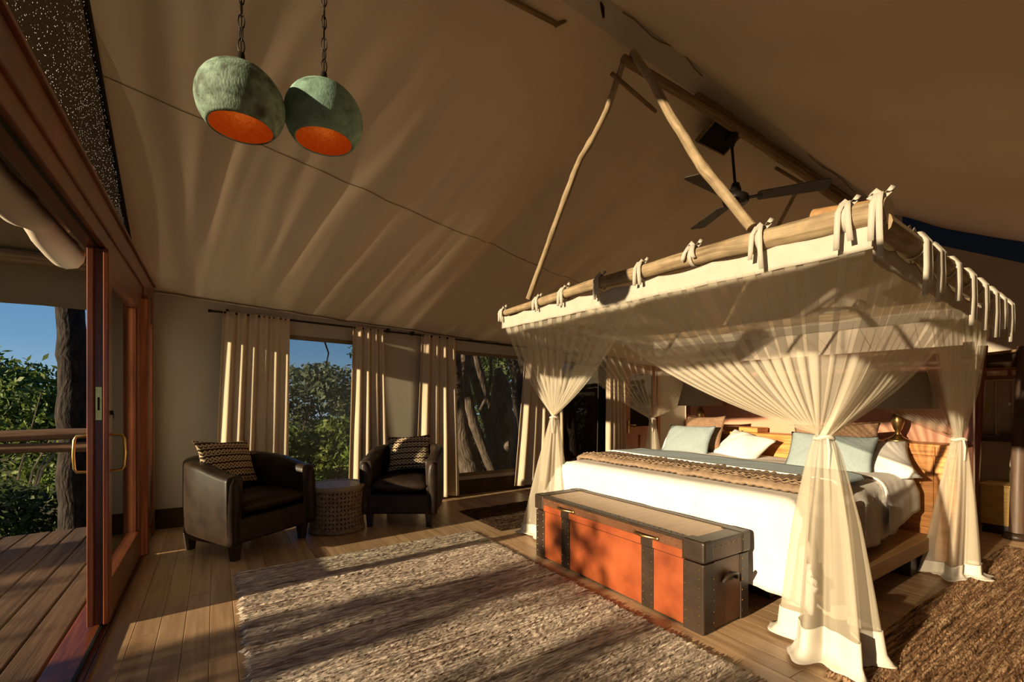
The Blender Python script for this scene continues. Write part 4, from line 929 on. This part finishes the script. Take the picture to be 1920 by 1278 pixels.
# ================================================================== WARDROBE CORNER
wd_ = empty('open_wardrobe', (6.05, 1.05, 0), 'dark open wardrobe rack with hanging canvas behind the bed', 'wardrobe')
bx(6.0, 6.06, .80, 1.20, 1.43, 1.54).build('rail_box', 'mahogany', wd_, bev=.004)
for a in (.84, 1.0): bx(5.993, 6.0, a, a+.13, 1.465, 1.51).build('rail_inlay', 'leather_tan_sheen', wd_)
MB().tube([(6.02, 1.235, 0), (6.02, 1.20, .9), (6.02, 1.16, 1.75)], .035, 10).build('post', 'mahogany_v', wd_, smooth=True)
MB().tube([(6.0, .945, 0), (6.0, .93, .9), (6.0, .90, 1.72)], [.05, .045, .04], 10).build('post', 'pole_dark', wd_, smooth=True)
MB().lathe([(0, 0), (.09, 0), (.085, .04), (.05, .06), (0, .06)], (6.0, .945, 0), 18).build('post_foot', 'leather_dark', wd_, smooth=True)
MB().tube([(6.0, .82, 1.69), (6.0, 1.19, 1.665)], .014, 8).build('top_bar', 'log_dark', wd_, smooth=True)
bx(6.03, 6.045, .80, 1.19, 1.54, 1.685).build('top_cloth', 'skirting', wd_)  # cloth coloured dark in place of the shade over it
bx(6.01, 6.5, .80, 1.22, .86, .90).build('shelf', 'leg_wood', wd_)
for k in range(4): MB().grid([[(6.30+.012*math.sin(k+y_*30), .80+k*.11+y_, z_) for z_ in np.linspace(.9, 1.43, 6)] for y_ in np.linspace(0, .10, 5)]).build('hanging_panel', 'hanging_cloth', wd_, smooth=True, solid=.006)
bx(6.42, 6.46, .55, 1.6, .0, .86).build('back_panel', 'hanging_cloth', wd_)
bk = empty('woven_basket', (6.2, 1.07, 0), 'low woven golden rattan chest under the wardrobe shelf', 'basket')
bx(6.08, 6.38, .965, 1.19, .08, .44).build('body', 'rattan', bk, bev=.01); bx(6.07, 6.39, .955, 1.20, .44, .455).build('rim', 'rattan', bk, bev=.005); bx(6.09, 6.37, .975, 1.18, 0, .08).build('plinth', 'leg_wood', bk)

# ================================================================== DECK RAIL, ROLLED FLAP, LOGS
rl = empty('deck_railing', (-2.2, 6.26, 0), 'rustic two-log railing at the end of the deck', 'railing')
log([(-3.7, 6.26, .90), (-2, 6.26, .895), (-.45, 6.26, .892)], [.058, .056, .054], .15, 12, 31).build('rail_log', 'log_rail', rl, smooth=True)
log([(-3.7, 6.27, .775), (-2, 6.27, .772), (-.45, 6.27, .768)], [.048, .05, .048], .15, 12, 32).build('rail_log', 'log_rail', rl, smooth=True)
for X in (-3.6, -.5): log([(X, 6.28, -1.5), (X, 6.28, 1.0)], .06, .1, 10, 33).build('post', 'log_rail', rl, smooth=True)
pole('eave_log', [(-3.6, 6.1, 2.60), (-1.5, 6.1, 2.585), (.3, 6.1, 2.57)], [.06, .062, .058], 'log_dark', 'horizontal eave log under the fly sheet outside the doors', 'log', seed=35)
# rolled-up door flap hanging outside above the doors
P = np.zeros((90, 17, 3))
for i in range(90):
    Y = lerp(.2, 3.86, i/89); pin = abs(math.sin((Y+.18)*PI/1.15))**.5; rr = .085+.028*pin
    for j in range(17):
        t = j/16
        if t < .45: q = (-.70-.03*t, 2.52-.9*t*.46)
        else: a = (t-.45)/.55*1.6*PI-.2; q = (-.77-rr*.75*math.sin(a)*1.0, 2.19+rr*.9*math.cos(a)-.035*pin)
        P[i, j] = (q[0]+.006*wn1(Y*9+j, 2), Y, q[1]+.008*wn1(Y*7+j*.7, 5))
tag(MB().grid(P).build('rolled_flap', 'canvas', smooth=True, solid=.006), 'rolled-up canvas door flap tied outside above the sliding doors', 'canvas flap')

# ================================================================== TREES AND SHRUBS OUTSIDE
def tree_trunk(root, pts, m='bark', n=10, nm='stem', seed=0):
    P = [p[:3] for p in pts]; R = [p[3] for p in pts]; return log(P, R, .12, n, seed, 6).build(nm, m, root, smooth=True)
def leaves(root, blobs, N, size, m, seed, nm='foliage'):
    r_ = np.random.default_rng(seed); V = []; w = np.array([b[3]**2 for b in blobs]); w = w/w.sum()
    idx = r_.choice(len(blobs), N, p=w); B = np.array([b[:3] for b in blobs])[idx]; Rr = np.array([b[3] for b in blobs])[idx]
    d_ = r_.normal(size=(N, 3)); d_ /= np.linalg.norm(d_, axis=1)[:, None]; d_[:, 2] *= .8
    C = B+d_*(Rr*(r_.uniform(.35, 1.05, N)**.5)*(1+.12*r_.normal(size=N)))[:, None]
    u = r_.normal(size=(N, 3)); u /= np.linalg.norm(u, axis=1)[:, None]; v = np.cross(u, r_.normal(size=(N, 3))); v /= np.linalg.norm(v, axis=1)[:, None]
    s_ = size*r_.uniform(.6, 1.3, (N, 1)); q = np.stack([C-u*s_, C+v*s_*.42, C+u*s_, C-v*s_*.42], 1).reshape(-1, 3)
    F = [(4*i, 4*i+1, 4*i+2, 4*i+3) for i in range(N)]
    mb = MB(); mb.v = [tuple(p) for p in q]; mb.f = F; mb.uv = [(0, 0)]*len(q); o = mb.build(nm, m, root); o['kind'] = 'stuff'; return o
def bush(loc, rad, hgt, N, size, m, label, cat='bush', seed=0, nb=14, group=None, trunk=True, name='bush'):
    r_ = np.random.default_rng(seed); root = empty(name, (loc[0], loc[1], -1.6), label, cat, group); bl = []
    for k in range(nb):
        a = r_.uniform(0, 2*PI); q = r_.uniform(0, 1)**.5*rad*.75; z = lerp(-1.2, hgt-rad*.3, r_.uniform()**.7) if rad > .5 else lerp(-1.2, hgt-rad*.5, k/nb)
        bl.append((loc[0]+q*math.cos(a), loc[1]+q*math.sin(a), z, rad*(r_.uniform(.25, .42) if rad > .5 else r_.uniform(.7, 1.1))))
    bl.append((loc[0], loc[1], hgt-rad*.38, rad*.38)); leaves(root, bl, N, size, m, seed)
    if trunk:
        for k in range(4):
            b = bl[k]; tree_trunk(root, [(loc[0]+.1*k, loc[1], -1.6, .06), (lerp(loc[0], b[0], .5), lerp(loc[1], b[1], .5), lerp(-1.6, b[2], .6), .035), (b[0], b[1], b[2]+.2, .015)], 'bark', 6, 'branch', seed+k)
    return root
# seen through the first window
bush((1.75, 8.9), 1.3, .85, 9000, .060, 'leaf', 'dense green bush filling the first window', seed=51)
bush((2.9, 11.5), 2.2, .95, 9000, .075, 'leaf', 'larger bush rising behind the first window bush', seed=52)
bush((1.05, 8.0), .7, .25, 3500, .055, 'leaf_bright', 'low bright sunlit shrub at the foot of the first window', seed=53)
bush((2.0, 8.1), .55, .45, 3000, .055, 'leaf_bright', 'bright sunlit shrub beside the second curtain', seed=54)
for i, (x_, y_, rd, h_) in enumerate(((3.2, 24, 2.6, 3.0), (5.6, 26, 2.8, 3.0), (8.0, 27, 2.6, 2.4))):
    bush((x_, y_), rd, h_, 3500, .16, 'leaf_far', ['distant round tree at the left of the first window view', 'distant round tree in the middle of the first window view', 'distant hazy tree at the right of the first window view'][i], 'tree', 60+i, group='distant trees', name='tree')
# multi-stem tree beyond the second window
mt = empty('multi_stem_tree', (4.1, 7.0, -1.6), 'pale many-stemmed tree close behind the second window', 'tree')
for i, st_ in enumerate((
    [(4.1, 6.9, -1.6, .27), (3.84, 6.9, -.43, .24), (3.65, 6.9, .02, .2), (3.48, 6.9, .65, .18), (3.4, 6.9, 1.32, .143), (3.33, 6.9, 1.94, .116), (3.25, 6.9, 2.56, .089)],
    [(4.15, 6.75, -1.6, .12), (4.04, 6.7, -.14, .092), (3.70, 6.7, .61, .09), (3.53, 6.7, 1.1, .08), (3.46, 6.7, 1.5, .062), (3.41, 6.7, 2.02, .044)],
    [(4.35, 7.0, -1.6, .13), (4.28, 7.0, -.11, .115), (4.05, 7.0, .85, .085), (3.87, 7.0, 1.32, .084), (3.75, 7.0, 1.68, .074), (3.63, 7.0, 2.24, .064)],
    [(4.6, 7.2, -1.6, .16), (4.51, 7.2, -.16, .139), (4.17, 7.2, .99, .107), (4.04, 7.2, 1.5, .097), (3.9, 7.2, 2.03, .086), (3.85, 7.2, 2.66, .076)],
    [(3.67, 6.6, 1.07, .026), (3.82, 6.6, 1.32, .031), (3.88, 6.6, 1.66, .027), (3.86, 6.6, 1.99, .022)],
    [(4.55, 7.0, -1.6, .34), (4.45, 7.0, -.01, .253), (4.39, 7.0, .84, .223), (4.33, 7.0, 1.44, .174), (4.26, 7.0, 1.81, .058)],
    [(4.05, 6.76, .20, .08), (4.21, 6.70, .41, .084), (4.27, 6.62, .45, .078)])):
    tree_trunk(mt, st_, 'bark', 14, seed=80+i)
leaves(mt, [(3.6, 7.6, 2.0, .45), (4.2, 7.9, 1.9, .4), (3.3, 7.5, 1.7, .3)], 900, .05, 'leaf', 90)
tree_trunk(mt, [(3.30, 6.9, 2.2, .05), (2.9, 6.85, 2.36, .035), (2.0, 6.72, 2.40, .025), (1.08, 6.62, 2.42, .018)], 'bark_darkened', 8, 'branch', 99)
MB().tube([(1.12, 6.62, 2.42), (1.17, 6.6, 2.31), (1.25, 6.6, 2.03), (1.30, 6.6, 1.88), (1.26, 6.6, 1.68)], [.018, .016, .013, .011, .005], 6).build('twig', 'bark_darkened', mt, smooth=True)
MB().tube([(1.21, 6.6, 2.15), (1.29, 6.6, 2.09), (1.33, 6.6, 2.03)], [.009, .007, .004], 6).build('twig', 'bark_darkened', mt)
MB().tube([(2.1, 6.74, 2.40), (1.95, 6.7, 2.12), (1.66, 6.7, 1.86)], [.012, .009, .004], 6).build('twig', 'bark_darkened', mt)
leaves(mt, [(1.05, 6.65, 2.28, .14), (1.12, 6.6, 2.15, .08)], 120, .035, 'leaf_dark', 71)
leaves(mt, [(1.72, 6.7, 1.92, .14), (1.82, 6.7, 1.70, .13), (1.80, 6.7, 2.06, .16)], 330, .034, 'leaf', 72)
bt = empty('thick_dark_tree', (5.4, 7.6, -1.6), 'thick dark tree trunk behind the second window', 'tree'); tree_trunk(bt, [(5.5, 7.6, -1.6, .4), (5.41, 7.6, .68, .328), (5.28, 7.6, 1.77, .304), (5.08, 7.6, 2.84, .279)], 'bark_darkened', 14)
for nm_, pts_, lb in (('W', [(5.9, 6.8, -1.6, .18), (5.82, 6.8, .19, .146), (5.77, 6.8, .81, .135), (5.66, 6.8, 1.74, .124)], 'sunlit trunk behind the dark third window, left one'), ('V', [(6.4, 7.0, -1.6, .19), (6.45, 7.0, .13, .143), (6.54, 7.0, .79, .133), (6.72, 7.0, 1.79, .112)], 'sunlit trunk behind the dark third window, right one'),
                      ('a', [(8.0, 7.5, -1.6, .07), (8.06, 7.5, .6, .063), (8.11, 7.5, 1.9, .06)], 'thin pale stem seen through the back door glass, left one'), ('b', [(8.38, 7.6, -1.6, .08), (8.42, 7.6, .58, .064), (8.5, 7.6, 1.95, .06)], 'thin pale stem seen through the back door glass, middle one'), ('c', [(8.84, 7.8, -1.6, .07), (8.87, 7.8, .56, .067), (8.91, 7.8, 1.95, .053)], 'thin pale stem seen through the back door glass, right one')):
    t_ = empty('slender_tree', (pts_[0][0], pts_[0][1], -1.6), lb, 'tree'); tree_trunk(t_, pts_, 'bark', 12, seed=ord(nm_))
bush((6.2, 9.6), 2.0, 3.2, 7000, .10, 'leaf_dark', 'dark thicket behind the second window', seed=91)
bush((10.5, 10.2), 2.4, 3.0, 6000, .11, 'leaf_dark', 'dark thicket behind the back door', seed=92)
# left, past the deck
dt_ = empty('deck_tree', (-1.3, 7.0, -1.6), 'bare shade-darkened tree trunk rising beside the deck railing', 'tree')
tree_trunk(dt_, [(-1.30, 7.1, -1.6, .18), (-1.34, 7.1, -.2, .16), (-1.35, 7.1, .63, .147), (-1.35, 7.1, 1.3, .14), (-1.37, 7.1, 1.85, .128), (-1.40, 7.1, 2.4, .122), (-1.43, 7.1, 2.95, .115)], 'bark_darkened', 14, 'trunk', 95)
bush((-3.6, 11.5), 2.0, 2.35, 11000, .07, 'leaf', 'tall green tree at the far left beyond the railing', 'tree', seed=101, name='tree')
bush((-1.9, 12.5), 1.6, 1.75, 8000, .07, 'leaf', 'green tree behind the bare trunk beyond the railing', 'tree', seed=102, name='tree')
bush((-2.4, 8.6), 1.1, .25, 5000, .06, 'leaf_dark', 'dark shrub below the deck railing', seed=103)
bush((-1.2, 9.2), .9, .6, 4000, .06, 'leaf_dark', 'dark shrub low behind the bare trunk', seed=104)
db = empty('dead_bush', (-2.6, 9.6, -1.6), 'pale bare branching bush in front of the far left tree', 'bush')
rr_ = random.Random(4)
for k in range(9):
    a_ = rr_.uniform(-.5, .5); MB().tube([(-2.6, 9.6, -1.6), (-2.5+a_*.8, 9.5, .2), (-2.45+a_*2.0+rr_.uniform(-.1, .1), 9.4, rr_.uniform(.8, 1.45))], [.03, .014, .004], 5).build('branch', 'log_pale', db)
# unseen shrubs added on the sun side to cast dappled shade indoors
SHADE_SHR = ((-9.0, 4.7, 1.0, 1.70, 3600, 'unseen low open shrub added on the sunny side to dapple the light, out from the armchairs'),
       (-9.2, 3.2, 1.0, 1.55, 3600, 'unseen low open shrub added on the sunny side to dapple the light, out from the sliding door'),
       (-9.0, 1.8, 1.0, 1.50, 3600, 'unseen low open shrub added on the sunny side to dapple the light, out from the lamps'),
       (-8.8, .3, 1.0, 1.50, 3600, 'unseen low open shrub added on the sunny side to dapple the light, level with the camera'),
       (-8.5, -1.4, 1.1, 1.5, 3600, 'unseen low open shrub added on the sunny side to dapple the light, behind the camera'),
       (-7.6, 5.05, .32, 2.1, 1500, 'unseen narrow upright shrub added on the sunny side to cast a shadow streak, out from the armchairs'),
       (-7.6, 2.15, .34, 2.2, 1500, 'unseen narrow upright shrub added on the sunny side to cast a shadow streak, out from the sliding door'),
       (-7.6, 1.25, .25, 1.85, 1100, 'unseen narrow upright shrub added on the sunny side to cast a shadow streak, out from the lamps'),
       (-7.4, .55, .22, 1.85, 1000, 'unseen narrow upright shrub added on the sunny side to cast a shadow streak, level with the camera'))
for i, (x_, y_, rd, h_, N_, lb) in enumerate(SHADE_SHR):
    bush((x_, y_), rd, h_, N_, .085, 'leaf', lb, seed=110+i, nb=12 if rd > .5 else 26)
